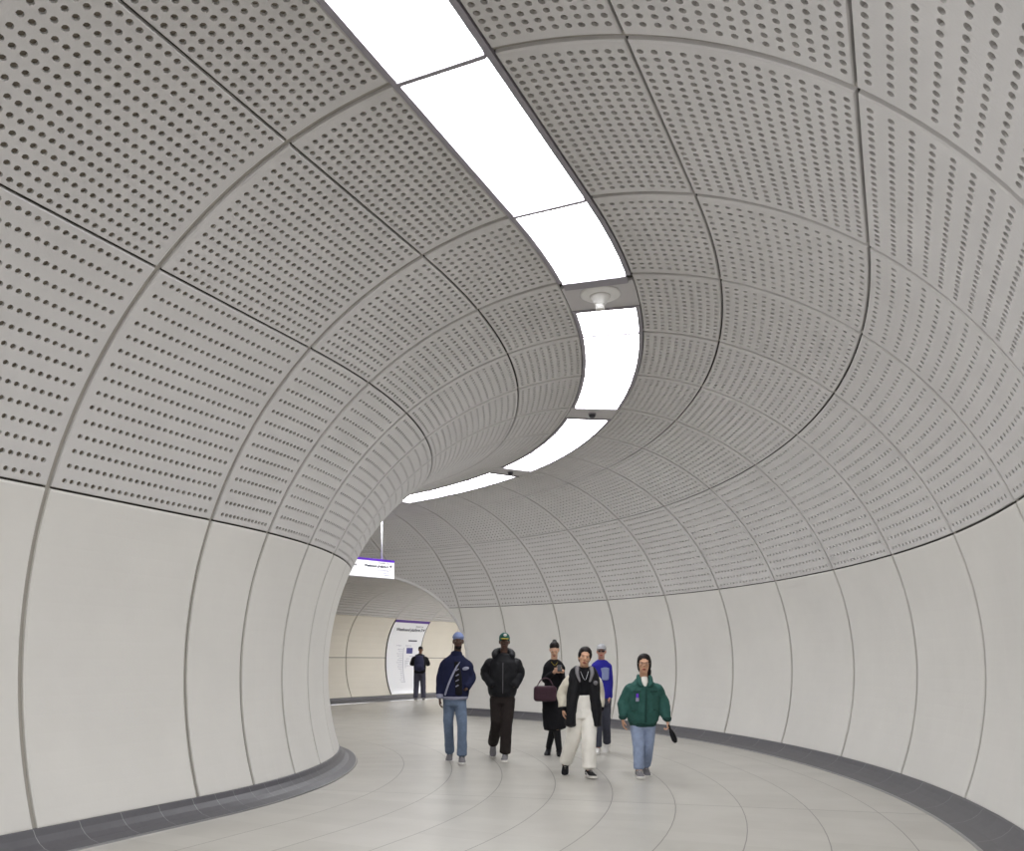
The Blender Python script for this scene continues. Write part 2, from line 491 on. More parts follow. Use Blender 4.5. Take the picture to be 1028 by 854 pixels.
# end walls well out of sight, so the tunnels are closed volumes
def disc(name, fn, m_):
    V = [fn(t) for t in np.linspace(0, 2*pi, 48, endpoint=False)]
    tag(link(name, mesh_py(name, V, [list(range(48))]), m_), kind='structure')
disc('wall_back', lambda t: tuple(tun(0.001, t, 0.1)), M['wallconc'])
disc('wall_passage_end', lambda t: tuple(tun(NRING-0.001, t, 0.1)), M['wallconc'])
disc('wall_crossing_start', lambda t: tuple(cross(ringsC[0]+.01, t, 0.1)), M['cream'])
disc('wall_crossing_end', lambda t: tuple(cross(ringsC[-1]-.01, t, 0.1)), M['cream'])

# ------------------------------------------------------------------ ceiling light strip
def boxm(bm, mtx, sx, sy, sz):
    r = bmesh.ops.create_cube(bm, size=1.0); bmesh.ops.scale(bm, vec=(sx, sy, sz), verts=r['verts'])
    bmesh.ops.transform(bm, matrix=mtx, verts=r['verts']); return r['verts']
def bmobj(name, bm, m_, parent=None, smooth=False, bevel=0):
    if bevel: bmesh.ops.bevel(bm, geom=list(bm.edges), offset=bevel, segments=2, affect='EDGES', profile=0.5)
    me = bpy.data.meshes.new(name); bm.to_mesh(me); bm.free()
    return link(name, me, m_, parent, smooth)

HW = 0.285; ZL = ZC+R*math.sin(D(85.4))-0.005; FO = 0.326
def strip_quad(t0, t1, w0, w1, z0, z1):
    """closed block between ring params, laterals and heights"""
    V = []
    for t in (t0, t1):
        for w, z in ((w0, z0), (w1, z0), (w1, z1), (w0, z1)): V.append(tuple(P(t, w, z)))
    F = [[0, 1, 2, 3], [7, 6, 5, 4], [0, 4, 5, 1], [1, 5, 6, 2], [2, 6, 7, 3], [3, 7, 4, 0]]
    return V, F
def blocks(name, lst, m_, parent=None):
    V = []; F = []
    for a in lst:
        n_ = 4 if a[1]-a[0] > 0.1 else 1; k = len(V); tt = np.linspace(a[0], a[1], n_+1)
        for t in tt:
            for w, z in ((a[2], a[4]), (a[3], a[4]), (a[3], a[5]), (a[2], a[5])): V.append(tuple(P(t, w, z)))
        for q in range(n_):
            for e in range(4): F.append([k+4*q+e, k+4*q+(e+1) % 4, k+4*q+4+(e+1) % 4, k+4*q+4+e])
        F.append([k, k+3, k+2, k+1]); F.append([k+4*n_+e for e in range(4)])
    me = mesh_py(name, V, F)
    bm = bmesh.new(); bm.from_mesh(me); bmesh.ops.recalc_face_normals(bm, faces=bm.faces); bm.to_mesh(me); bm.free()
    return link(name, me, m_, parent)
ORD = {-1: 'long white light panel cut off by the top edge of the photo',
       0: 'long white light panel second down from the top edge of the photo',
       1: 'white light panel just before the white round horn device',
       2: 'short white light panel directly behind the white round horn device',
       3: 'square white light panel in the middle of the ceiling bend',
       4: 'white light panel just before the service plate with the first dark camera',
       5: 'white light panel right after the first small dark dome camera',
       6: 'slanting white light panel midway between the two dark dome cameras',
       7: 'slanting white light panel just before the second dark dome camera',
       8: 'thin white light panel right after the second dark dome camera',
       9: 'thin far white light panel before the ceiling slips behind the inner wall',
       10: 'farthest white light panel at the left end of the visible strip'}
plates = {2: 0.50, 5: 0.36, 8: 0.36, 11: 0.36, -1: 0.0}
for i in range(0, M_+1):
    k = i-A_
    s0 = plates.get(k, 0.0)
    if k < -1 and (k-2) % 3 == 0: s0 = 0.36
    ta, tb = i+s0, i+1
    gL = 0.017/LEN[i]
    r_ = empty('ceiling_light', tuple(P((ta+tb)/2, 0, ZL)))
    inv = Vector(r_.location)
    lab = ORD.get(k, 'white ceiling light panel of the strip out of sight behind the viewer' if k < 0 else 'white ceiling light panel of the strip hidden past the bend')
    tag(r_, lab, 'light', 'light panels of the ceiling strip')
    zt = ZL
    f_ = blocks('light_frame', [(ta, tb, -FO, -HW, zt-0.004, zt+0.06), (ta, tb, HW, FO, zt-0.004, zt+0.06),
                                (ta, ta+gL, -HW, HW, zt-0.014, zt+0.06), (tb-gL, tb, -HW, HW, zt-0.014, zt+0.06)], M['frame'], r_)
    d_ = blocks('diffuser', [(ta+gL, tb-gL, -HW, HW, zt+0.012, zt+0.03)], M['diff'], r_)
    for o in (f_, d_): o.matrix_parent_inverse = Matrix.Translation(-inv)
    if s0 > 0 and k >= -1:
        nm = {2: 'grey service plate around the white round horn device in the light strip', 5: 'grey service plate of the light strip holding the first dark dome camera',
              8: 'grey service plate of the light strip holding the second dark dome camera', 11: 'grey service plate of the light strip hidden behind the inner wall'}[k]
        o = blocks('service_plate', [(i+(0.092 if k == 2 else 0.0), ta, -FO, FO, zt+0.006, zt+0.04)], M['plate'])
        tag(o, nm, 'ceiling panel', 'service plates of the ceiling strip')

def lathe(bm, prof, n=32, mtx=Matrix()):
    rings = []
    for r, z in prof:
        rings.append([bm.verts.new(mtx @ Vector((r*math.cos(2*pi*k/n), r*math.sin(2*pi*k/n), z))) for k in range(n)])
    for a, b in zip(rings, rings[1:]):
        for k in range(n): bm.faces.new((a[k], a[(k+1) % n], b[(k+1) % n], b[k]))
    bm.faces.new(rings[0][::-1]); bm.faces.new(rings[-1])
    bmesh.ops.recalc_face_normals(bm, faces=bm.faces)

for a_ in (0.9, 2.9, 4.9, 6.9, 8.9, 10.9, -9.0):  # unseen light panels added to brighten the crossing tunnel
    c3 = cross(a_+1.0, pi/2, 0.0); r_ = empty('ceiling_light', tuple(c3), -D(31.2))
    tag(r_, 'added ceiling light panel brightening the crossing passage, out of view', 'light', 'added light panels of the crossing passage')
    bm = bmesh.new(); boxm(bm, Matrix.Translation((0, 0, -0.02)), 0.62, 1.9, 0.05); bmobj('light_frame', bm, M['frame'], r_)
    bm = bmesh.new(); boxm(bm, Matrix.Translation((0, 0, -0.05)), 0.54, 1.82, 0.01); bmobj('diffuser', bm, M['diff'], r_)
# dark bulkhead in front of the horn plate, horn device
blocks_o = blocks('light_end_cover', [(A_+2-0.012, A_+2+0.09, -HW, HW, ZL-0.02, ZL+0.01)], M['frame'])
tag(blocks_o, 'dark metal end cover across the light strip before the round horn device', 'cover')
p = P(A_+2+0.245, 0.0, ZL+0.006)
dv = empty('ceiling_horn', (p[0], p[1], p[2]))
tag(dv, 'white round ceiling device with a cone hanging below the light strip', 'ceiling device')
bm = bmesh.new(); lathe(bm, [(0.185, 0.0), (0.188, -0.010), (0.168, -0.022), (0.10, -0.028)]); bmobj('mounting_disc', bm, M['white'], dv, True)
bm = bmesh.new(); lathe(bm, [(0.10, -0.026), (0.085, -0.05), (0.060, -0.085), (0.048, -0.10)]); bmobj('cone', bm, M['white'], dv, True)
bm = bmesh.new(); lathe(bm, [(0.046, -0.10), (0.040, -0.145), (0.032, -0.150), (0.028, -0.14)]); bmobj('nozzle', bm, M['white'], dv, True)
for k, lb in ((5, 'small dark dome camera on the plate nearer the ceiling bend'), (8, 'small dark dome camera on the far plate by the inner wall')):
    p = P(A_+k+0.19, 0.0, ZL+0.006); dv = empty('dome_camera', tuple(p)); tag(dv, lb, 'camera', 'dome cameras on the ceiling strip')
    bm = bmesh.new(); lathe(bm, [(0.055, 0), (0.058, -0.012), (0.050, -0.018)]); bmobj('camera_base', bm, M['frame'], dv, True)
    bm = bmesh.new(); lathe(bm, [(0.048, -0.016), (0.046, -0.036), (0.036, -0.052), (0.018, -0.062), (0.004, -0.064)]); bmobj('dome', bm, M['darkp'], dv, True)

# ------------------------------------------------------------------ text
def text_mesh(body, size, align='LEFT', bold=0.0, shear=0):
    cu = bpy.data.curves.new('t', 'FONT'); cu.body = body; cu.size = size; cu.align_x = align; cu.offset = bold
    ob = bpy.data.objects.new('t', cu); COL.objects.link(ob)
    dg = bpy.context.evaluated_depsgraph_get(); dg.update()
    me = bpy.data.meshes.new_from_object(ob.evaluated_get(dg)); bpy.data.objects.remove(ob); bpy.data.curves.remove(cu)
    return me
def arrow_mesh(x, y, s):
    V = [(0, .35), (.55, .35), (.3, .1), (.5, .1), (.9, .5), (.5, .9), (.3, .9), (.55, .65), (0, .65)]
    return [(x+a*s, y+b*s, 0) for a, b in V], [[0, 1, 7, 8], [1, 2, 3, 4], [1, 4, 7], [4, 5, 6, 7]]

# hanging sign (box), local x along the face, local y = normal away from viewer
rp = Vector((-2.20, 19.70, 0)); dirl = Vector((-0.73, -0.683, 0)).normalized()
SW, SH, SZ = 2.4, 0.415, 3.265
sg = empty('hanging_sign', (rp+dirl*SW/2+Vector((0, 0, SZ))), math.atan2(-dirl.y, -dirl.x))
tag(sg, 'white hanging direction sign with a purple top band reading Westbound platform', 'sign')
bm = bmesh.new(); boxm(bm, Matrix.Translation((0, 0.04, SH/2)), SW, 0.07, SH); bmobj('sign_box', bm, M['signface'], sg, bevel=0.004)
bm = bmesh.new(); boxm(bm, Matrix.Translation((0, 0.04, SH-0.022)), SW+0.006, 0.076, 0.052); bmobj('purple_band', bm, M['purple'], sg)
bm = bmesh.new(); boxm(bm, Matrix.Translation((0, 0.04, -0.008)), SW+0.004, 0.074, 0.016); bmobj('bottom_rail', bm, M['frame'], sg)
def put_text(body, x, z, size, align, m_, parent, bold=0.0, name='lettering'):
    me = text_mesh(body, size, align, bold)
    for v in me.vertices: v.co = Vector((x+v.co.x, 0.002, z+v.co.y))
    return link(name, me, m_, parent)
put_text('Elizabeth line', 1.05, 0.315, 0.055, 'RIGHT', M['ink'], sg)
put_text('Westbound platform 5', 1.02, 0.232, 0.070, 'RIGHT', M['ink'], sg, 0.004)
V, F = arrow_mesh(1.055, 0.228, 0.085); link('arrow', mesh_py('arrow', [(a, 0.002, b) for a, b, c in V], F), M['ink'], sg)
for j, t_ in enumerate(('Towards Paddington', 'Heathrow', 'Reading')):
    put_text(t_, 1.05, 0.155-j*0.052, 0.045, 'RIGHT', M['inkblue'], sg)
put_text('Way out', 0.17, 0.232, 0.070, 'RIGHT', M['ink'], sg, 0.0022)
for xx in (0.87, -0.87):
    bm = bmesh.new(); r = bmesh.ops.create_cone(bm, cap_ends=True, segments=12, radius1=0.018, radius2=0.018, depth=1.13)
    bmesh.ops.translate(bm, vec=(xx, 0.04, SH+1.13/2-0.01), verts=bm.verts); bmobj('hanging_rod', bm, M['enamel'], sg, True)

# poster on the far wall (curved with the wall)
PA0, PA1 = 2.9+0.03, 4.9-0.03
YB, YT = PHB-0.01, PH0+0.012
arcs = np.linspace(YB, YT, 200); pp = cross(np.zeros(200), arcs, -0.012); cum = np.concatenate([[0], np.cumsum(np.linalg.norm(np.diff(pp, axis=0), axis=1))])
PHt = float(cum[-1])
def on_wall(x, h, dep=-0.014):      # x metres from the left edge, h metres up the wall
    ph = np.interp(h, cum, arcs); return cross(PA0+x, ph, dep)
# in the photo the wall runs left->right with growing a
po = empty('line_diagram_poster', tuple(on_wall(0.97, 0))); inv = Matrix.Translation(-Vector(po.location))
tag(po, 'tall white platform information panel with purple top band on the far wall', 'poster')
def wall_quad(name, x0, x1, h0, h1, dep, m_, thick=0.0, ny=24):
    hs = np.linspace(h0, h1, ny); V = []; F = []
    for h in hs:
        V += [tuple(on_wall(x0, h, dep)), tuple(on_wall(x1, h, dep)), tuple(on_wall(x1, h, 0.0)), tuple(on_wall(x0, h, 0.0))]
    for i in range(ny-1):
        for j in range(4): F.append([i*4+j, i*4+(j+1) % 4, i*4+4+(j+1) % 4, i*4+4+j])
    F.append([3, 2, 1, 0]); F.append([(ny-1)*4+k for k in range(4)])
    o = link(name, mesh_py(name, V, F), m_, po); o.matrix_parent_inverse = inv; return o
PWd = PA1-PA0
wall_quad('poster_panel', 0, PWd, 0, PHt, -0.012, M['enamel'])
wall_quad('purple_band', 0, PWd, PHt-0.10, PHt, -0.016, M['purple2'], ny=3)
wall_quad('side_frame', -0.022, 0.0, 0, PHt, -0.018, M['void'])
wall_quad('side_frame', PWd, PWd+0.022, 0, PHt, -0.018, M['void'])
def wall_text(body, x, h, size, align, m_, bold=0.0):
    me = text_mesh(body, size, align, bold)
    for v in me.vertices: v.co = Vector(on_wall(x+v.co.x, h+v.co.y, -0.018))
    o = link('lettering', me, m_, po); o.matrix_parent_inverse = inv
wall_text('Elizabeth line', PWd-0.22, PHt-0.26, 0.085, 'RIGHT', M['ink'])
wall_text('Westbound platform 5', PWd-0.20, PHt-0.42, 0.160, 'RIGHT', M['ink'], 0.004)
V, F = arrow_mesh(PWd-0.17, PHt-0.43, 0.13)
o = link('arrow', mesh_py('arrow', [tuple(on_wall(a, b, -0.018)) for a, b, c in V], F), M['ink'], po); o.matrix_parent_inverse = inv
wall_quad('route_heading', 1.13, 1.62, PHt-0.79, PHt-0.745, -0.017, M['ink'], ny=2)
wall_text('Line diagram', 0.48, PHt-0.96, 0.06, 'LEFT', M['inkgrey']); wall_text('Elizabeth line', 1.02, PHt-0.96, 0.06, 'LEFT', M['inkgrey'])
wall_quad('route_line', 0.92, 0.935, PHt-2.22, PHt-1.02, -0.017, M['inkgrey'])
wall_quad('route_line', 1.06, 1.07, PHt-1.72, PHt-1.45, -0.017, M['inkgrey'], ny=4)
wall_quad('information_box', 1.10, 1.45, PHt-1.22, PHt-1.02, -0.017, M['inkblue'], ny=4)
stops = ['Abbey Wood', 'Woolwich', 'Custom House', 'Canary Wharf', 'Stratford', 'Whitechapel', 'Liverpool Street', 'Farringdon', 'Bond Street', 'Paddington', 'Acton', 'Ealing', 'Hayes', 'Slough', 'Heathrow', 'Reading']
for j, st_ in enumerate(stops): wall_text(st_, 0.88, PHt-1.09-j*0.075, 0.052, 'RIGHT', M['inkgrey'])
for j, st_ in enumerate(('Shenfield', 'Romford', 'Ilford', 'Forest Gate')): wall_text(st_, 1.10, PHt-1.42-j*0.08, 0.055, 'LEFT', M['inkgrey'])
wall_text('Harold Wood', 1.30, PHt-1.33, 0.055, 'LEFT', M['inkgrey'])

# ------------------------------------------------------------------ people
import mathutils
SK = {'dark': mat('skin_dark', (78, 55, 44), 0.5), 'dark2': mat('skin_deep_brown', (84, 60, 50), 0.5),
      'tan': mat('skin_light_tan', (205, 160, 132), 0.5), 'fair': mat('skin_fair', (208, 166, 140), 0.5), 'rosy': mat('skin_rosy', (206, 156, 138), 0.5), 'brown': mat('skin_brown', (126, 90, 70), 0.5)}
CL = {}
def cloth(name, rgb, rough=0.85, var=0.10, vs=14, bump=0.25, bs=120):
    CL[name] = mat(name, rgb, rough, var, vs, bump, bs, spec=0.2); return CL[name]
cloth('navy_fabric', (30, 34, 62)); cloth('rib_stripe', (150, 152, 172)); cloth('black_fabric', (24, 24, 28)); cloth('black_nylon', (27, 27, 31), 0.6)
cloth('blue_denim', (104, 119, 142), var=0.16); cloth('light_denim', (146, 160, 188), var=0.14); cloth('dark_brown_cloth', (44, 38, 37)); cloth('blue_knit', (128, 142, 184))
cloth('cream_leather', (214, 208, 192), 0.5); cloth('white_cotton', (242, 239, 232), var=0.03); cloth('burgundy_leather', (70, 48, 58), 0.45); cloth('royal_blue', (46, 44, 150))
cloth('green_cotton', (52, 92, 86), 0.8); cloth('dark_green', (38, 70, 66), 0.8); cloth('charcoal_cloth', (70, 72, 84)); cloth('grey_blue_cloth', (72, 72, 88)); cloth('cap_green', (48, 92, 86)); cloth('cap_yellow', (176, 160, 60))
cloth('cap_grey', (168, 168, 172)); cloth('dark_hair', (28, 22, 22), 0.5, 0.2, 60); cloth('grey_pattern', (140, 150, 190)); cloth('backpack_navy', (42, 44, 68), 0.7)
cloth('shoe_black', (26, 26, 30), 0.5); cloth('shoe_white', (224, 222, 220), 0.5); cloth('shoe_grey', (122, 120, 124), 0.6); cloth('sole_white', (228, 226, 222), 0.5)
cloth('lip_red', (150, 70, 66), 0.4); cloth('lip_dark', (88, 52, 48), 0.4); CL['eye_white'] = mat('eye_white', (225, 220, 215), 0.2); CL['eye_iris'] = mat('eye_iris', (30, 20, 16), 0.2)
CL['lens'] = mat('glasses_frame', (120, 96, 80), 0.3); CL['dark_lens'] = mat('dark_lens', (40, 34, 40), 0.15); CL['silver'] = mat('silver_metal', (190, 190, 195), 0.3, metal=0.8)

V3 = Vector
def frame_of(t, side):
    t = t.normalized(); s_ = (side - t*side.dot(t))
    if s_.length < 1e-4: s_ = t.orthogonal()
    s_.normalize(); return s_, t.cross(s_).normalized()
def tube(bm, pts, rad, side=V3((1, 0, 0)), n=14, cap=True):
    """pts list of Vector, rad list of r or (rs, rd): radius along side, radius across"""
    pts = [V3(p) for p in pts]; rings = []
    for i, p in enumerate(pts):
        t = pts[min(i+1, len(pts)-1)]-pts[max(i-1, 0)]
        s_, d_ = frame_of(t, V3(side)); r = rad[i] if isinstance(rad[i], tuple) else (rad[i], rad[i])
        rings.append([bm.verts.new(p+s_*math.cos(2*pi*k/n)*r[0]+d_*math.sin(2*pi*k/n)*r[1]) for k in range(n)])
    for a, b in zip(rings, rings[1:]):
        for k in range(n): bm.faces.new((a[k], a[(k+1) % n], b[(k+1) % n], b[k]))
    if cap:
        for ring, p, q, r_ in ((rings[0], pts[0], pts[1], rad[0]), (rings[-1], pts[-1], pts[-2], rad[-1])):
            rr = min(r_) if isinstance(r_, tuple) else r_
            tip = bm.verts.new(p+(p-q).normalized()*rr*0.45)
            for k in range(n):
                f_ = (ring[(k+1) % n], ring[k], tip) if ring is rings[0] else (ring[k], ring[(k+1) % n], tip)
                bm.faces.new(f_)
def smoothpts(pts, rad, m=4):
    """Catmull-Rom resample of a chain with radii"""
    P_ = [V3(p) for p in pts]; R_ = [r if isinstance(r, tuple) else (r, r) for r in rad]; op = []; orr = []
    for i in range(len(P_)-1):
        p0, p1, p2, p3 = P_[max(i-1, 0)], P_[i], P_[i+1], P_[min(i+2, len(P_)-1)]
        for j in range(m):
            t = j/m
            op.append(0.5*((2*p1)+(p2-p0)*t+(2*p0-5*p1+4*p2-p3)*t*t+(3*p1-p0-3*p2+p3)*t**3))
            orr.append(tuple(R_[i][k]*(1-t)+R_[i+1][k]*t for k in (0, 1)))
    op.append(P_[-1]); orr.append(R_[-1]); return op, orr
def limb(bm, pts, rad, side=V3((1, 0, 0)), n=14, m=4):
    a, b = smoothpts(pts, rad, m); tube(bm, a, b, side, n)
def ell(bm, c, r, rot=None, seg_=16):
    res = bmesh.ops.create_uvsphere(bm, u_segments=seg_, v_segments=seg_*2//3, radius=1.0)
    mt = Matrix.Translation(V3(c)) @ (rot.to_4x4() if rot is not None else Matrix()) @ Matrix.Diagonal((*r, 1))
    bmesh.ops.transform(bm, matrix=mt, verts=res['verts'])

def fuse(name, bm, m_, parent, voxel=0.010, smooth=3, wrinkle=0.0, wscale=0.07, dec=0.0):
    me = bpy.data.meshes.new(name); bm.to_mesh(me); bm.free()
    o = bpy.data.objects.new(name, me); COL.objects.link(o)
    rm = o.modifiers.new('r', 'REMESH'); rm.mode = 'VOXEL'; rm.voxel_size = voxel
    if wrinkle:
        tx = bpy.data.textures.new(name+'_folds', 'CLOUDS'); tx.noise_scale = wscale; tx.noise_depth = 1
        dm = o.modifiers.new('d', 'DISPLACE'); dm.texture = tx; dm.strength = wrinkle; dm.mid_level = 0.5
    if smooth:
        sm = o.modifiers.new('s', 'SMOOTH'); sm.factor = 0.5; sm.iterations = smooth
    dg = bpy.context.evaluated_depsgraph_get(); dg.update()
    me2 = bpy.data.meshes.new_from_object(o.evaluated_get(dg)); me2.name = name
    o.modifiers.clear(); o.data = me2; bpy.data.meshes.remove(me)
    me2.materials.clear(); me2.materials.append(m_)
    me2.polygons.foreach_set('use_smooth', [True]*len(me2.polygons))
    o.parent = parent; return o
def plain(name, bm, m_, parent):
    bmesh.ops.recalc_face_normals(bm, faces=bm.faces)
    me = bpy.data.meshes.new(name); bm.to_mesh(me); bm.free(); return link(name, me, m_, parent, True)

def head_bm(bm, hc, rot, sc):
    T = lambda p: V3(hc)+rot @ (V3(p)*sc)
    E = lambda p, r: ell(bm, T(p), [q*sc for q in r], rot)
    E((0, .018, .040), (.074, .092, .082)); E((0, -.012, -.008), (.064, .076, .085)); E((0, -.030, -.060), (.052, .056, .045)); E((0, -.048, -.092), (.026, .030, .022))
    E((0, -.076, .030), (.050, .016, .010))                                       # brow
    tube(bm, [T((0, -.082, .024)), T((0, -.098, -.004)), T((0, -.106, -.022))], [.008*sc, .011*sc, .015*sc], rot @ V3((1, 0, 0)), 8)
    E((-.011, -.092, -.026), (.009, .010, .008)); E((.011, -.092, -.026), (.009, .010, .008))
    E((0, -.082, -.056), (.026, .013, .007)); E((0, -.081, -.066), (.022, .013, .008))     # lips
    for s_ in (-1, 1):
        E((s_*.040, -.062, -.012), (.020, .018, .016)); E((s_*.072, .012, -.002), (.010, .020, .032))
def head_details(par, hc, rot, sc, lip):
    T = lambda p: V3(hc)+rot @ (V3(p)*sc)
    bm = bmesh.new(); ell(bm, T((0, -.088, -.0575)), [.024*sc, .010*sc, .005*sc], rot, 12); ell(bm, T((0, -.087, -.066)), [.020*sc, .010*sc, .006*sc], rot, 12)
    fuse('lips', bm, lip, par, 0.003, 1)
    for s_ in (-1, 1):
        bm = bmesh.new(); ell(bm, T((s_*.030, -.074, .010)), [.012*sc, .009*sc, .0050*sc], rot, 12); e_ = plain('eye', bm, CL['eye_white'], par)
        bm = bmesh.new(); ell(bm, T((s_*.030, -.0825, .010)), [.0065*sc, .004*sc, .0065*sc], rot, 10); plain('iris', bm, CL['eye_iris'], e_)

def hand(bm, w, d, nrm, thumb, curl=0.5, sc=1.0, spread=0.0):
    """w wrist, d direction to fingertips, nrm back-of-hand normal, thumb = side of the thumb"""
    w, d, nrm, thumb = V3(w), V3(d).normalized(), V3(nrm).normalized(), V3(thumb).normalized()
    th = (thumb-d*thumb.dot(d)).normalized(); nr_ = d.cross(th).normalized()
    if nr_.dot(nrm) < 0: nr_ = -nr_
    k = sc
    limb(bm, [w-d*.03*k, w+d*.01*k, w+d*.05*k, w+d*.088*k], [(.024*k, .018*k), (.027*k, .017*k), (.040*k, .016*k), (.038*k, .013*k)], th, 12, 3)
    for j, (off, ln) in enumerate(((.030, .072), (.010, .080), (-.010, .074), (-.029, .058))):
        p = w+d*(.082*k)+th*off*k; dd = (d+th*off*spread*8).normalized(); a = curl*(0.9+0.12*j); pts = [p-dd*.012*k, p]
        ang = 0
        for q, fr in enumerate((.45, .32, .23)):
            ang += a*(0.8, 1.0, 0.7)[q]; p = p+(dd*math.cos(ang)-nr_*math.sin(ang))*ln*fr*k; pts.append(p.copy())
        limb(bm, pts, [.0090*k, .0092*k, .0085*k, .0078*k, .0065*k], th, 8, 2)
    p = w+d*.022*k+th*.026*k
    tp = [p, p+(d*.55+th*.75-nr_*.2).normalized()*.036*k]; tp.append(tp[-1]+(d*.85+th*.35-nr_*.4).normalized()*.030*k); tp.append(tp[-1]+(d*.95-nr_*.4).normalized()*.022*k)
    limb(bm, tp, [.014*k, .0115*k, .010*k, .0075*k], nr_, 8, 2)

def shoe(par, an, yaw, pitch, upper, sole, L=0.30, kind='sneaker', lab=None, stripe=None):
    """an: ankle joint, yaw 0 = toe towards the camera (-y); pitch >0 = heel raised"""
    rot = Matrix.Rotation(yaw, 3, 'Z') @ Matrix.Rotation(pitch, 3, 'X')
    T = lambda p: V3(an)+rot @ V3(p)
    h = 0.085; bm = bmesh.new()
    st_ = [(.075, .030, .045, -.045), (.055, .037, .052, -.035), (.0, .040, .050, -.030), (-.06, .044, .036, -.044), (-.115, .049, .026, -.055), (-.155, .045, .021, -.060), (-.185, .030, .015, -.066)]
    k = L/0.28
    limb(bm, [T((0, y*k, z)) for y, rx_, rz_, z in st_], [(rx_*k, rz_*k) for y, rx_, rz_, z in st_], rot @ V3((1, 0, 0)), 14, 3)
    tube(bm, [T((0, .02, -.04)), T((0, .014, .015))], [.046, .042], rot @ V3((1, 0, 0)), 14)
    u_ = fuse('shoe', bm, upper, par, 0.006, 2)
    if lab: u_['label'] = lab
    bm = bmesh.new(); V = []
    out = [(0, .088), (.028, .080), (.038, .05), (.036, 0), (.046, -.06), (.054, -.11), (.050, -.155), (.030, -.190), (0, -.200)]
    ol = out+[(-x, y) for x, y in out[-2:0:-1]]
    r0_ = [bm.verts.new(T((x*k, y*k, -.056))) for x, y in ol]; r1_ = [bm.verts.new(T((x*k, y*k, -.086))) for x, y in ol]
    n = len(ol)
    for i in range(n): bm.faces.new((r0_[i], r0_[(i+1) % n], r1_[(i+1) % n], r1_[i]))
    bm.faces.new(r0_); bm.faces.new(r1_[::-1]); s_ = plain('sole', bm, sole, u_); s_.data.polygons.foreach_set('use_smooth', [False]*len(s_.data.polygons))
    if kind == 'sneaker':
        bm = bmesh.new()
        for q in range(4):
            y = -.035-.022*q; z = .008-.013*q
            tube(bm, [T((-.024, y*k, z-.010)), T((0, (y-.004)*k, z+.001)), T((.024, y*k, z-.010))], [.0035]*3, V3((0, 0, 1)), 6)
        plain('laces', bm, CL['shoe_white'], u_)
    if stripe:
        for sx in (-1, 1):
            bm = bmesh.new(); tube(bm, [T((sx*.040*k, .04*k, -.035)), T((sx*.043*k, 0, -.022)), T((sx*.046*k, -.05*k, -.045)), T((sx*.050*k, -.09*k, -.052))], [.005]*4, V3((0, 0, 1)), 6)
            plain('side_stripe', bm, stripe, u_)
    return u_

def person(pos, label, J, skin, head_rot=(0, 0, 0), hs=1.0, broad=1.0, hands=('down', 'down'), group=None, lip=None, torso=(0.165, 0.105), legr=0.84, voxel=0.007, face=True):
    """J: joints in local metres (x right in the photo, y away from the viewer, z up)"""
    pos = (pos[0], pos[1]-.12, pos[2]); root = empty('person', pos); tag(root, label, 'person')
    J = {k: V3(v) for k, v in J.items()}; hip = (J['hiL']+J['hiR'])/2; sh = (J['shL']+J['shR'])/2; hc = J['head']
    rot = (Matrix.Rotation(head_rot[0], 3, 'Z') @ Matrix.Rotation(head_rot[1], 3, 'X') @ Matrix.Rotation(head_rot[2], 3, 'Y'))
    bm = bmesh.new(); tx, ty = torso
    ax = (J['shR']-J['shL']).normalized(); hx = (J['hiR']-J['hiL']).normalized()
    hwid = (J['shR']-J['shL']).length/2
    up_ = (sh-hip)
    limb(bm, [hip-V3((0, 0, .06)), hip+up_*.12, hip+up_*.40, hip+up_*.70, sh-V3((0, 0, .02)), sh+V3((0, .01, .070))],
         [(tx*.85, ty*.95), (tx, ty*1.05), (tx*.84, ty*.9), (tx*1.0, ty*1.08), (hwid*.92, ty*.80), (hwid*.42, ty*.62)], ax, 18, 3)
    limb(bm, [sh+V3((0, .012, .0)), (sh*0.45+hc*0.55)+V3((0, .012, -.03)), hc+rot @ V3((0, .012, -.03))], [.062*hs, .053*hs, .052*hs], ax, 14, 3)
    head_bm(bm, hc, rot, hs)
    for s_ in ('L', 'R'):
        a, b, c_ = J['sh'+s_], J['el'+s_], J['wr'+s_]
        limb(bm, [a, a*.5+b*.5, b, b*.55+c_*.45, c_], [.042, .043, .037, .035, .024], V3((0, 1, 0)), 12, 3)
        a, b, c_ = J['hi'+s_], J['kn'+s_], J['an'+s_]
        limb(bm, [a, a*.5+b*.5, b, b*.6+c_*.4, c_, c_-V3((0, 0, .03))], [(.088*legr, .095*legr), (.074*legr, .08*legr), (.054*legr, .056), (.052*legr, .056), (.036, .04), (.034, .038)], V3((1, 0, 0)), 14, 3)
        hd = J.get('hd'+s_)
        if hd is not None:
            nrm = J.get('hn'+s_, V3((-1 if s_ == 'L' else 1, 0, .1))); thb = J.get('ht'+s_, V3((0, -1, 0)))
            hand(bm, J['wr'+s_], hd, nrm, thb, float(J.get('hc'+s_, V3((.45, 0, 0))).x), 0.98)
    body = fuse('body', bm, skin, root, voxel, 2)
    if face: head_details(root, hc, rot, hs, lip or CL['lip_dark'])
    return root, J, rot, hip, sh+V3((0, 0, .035))

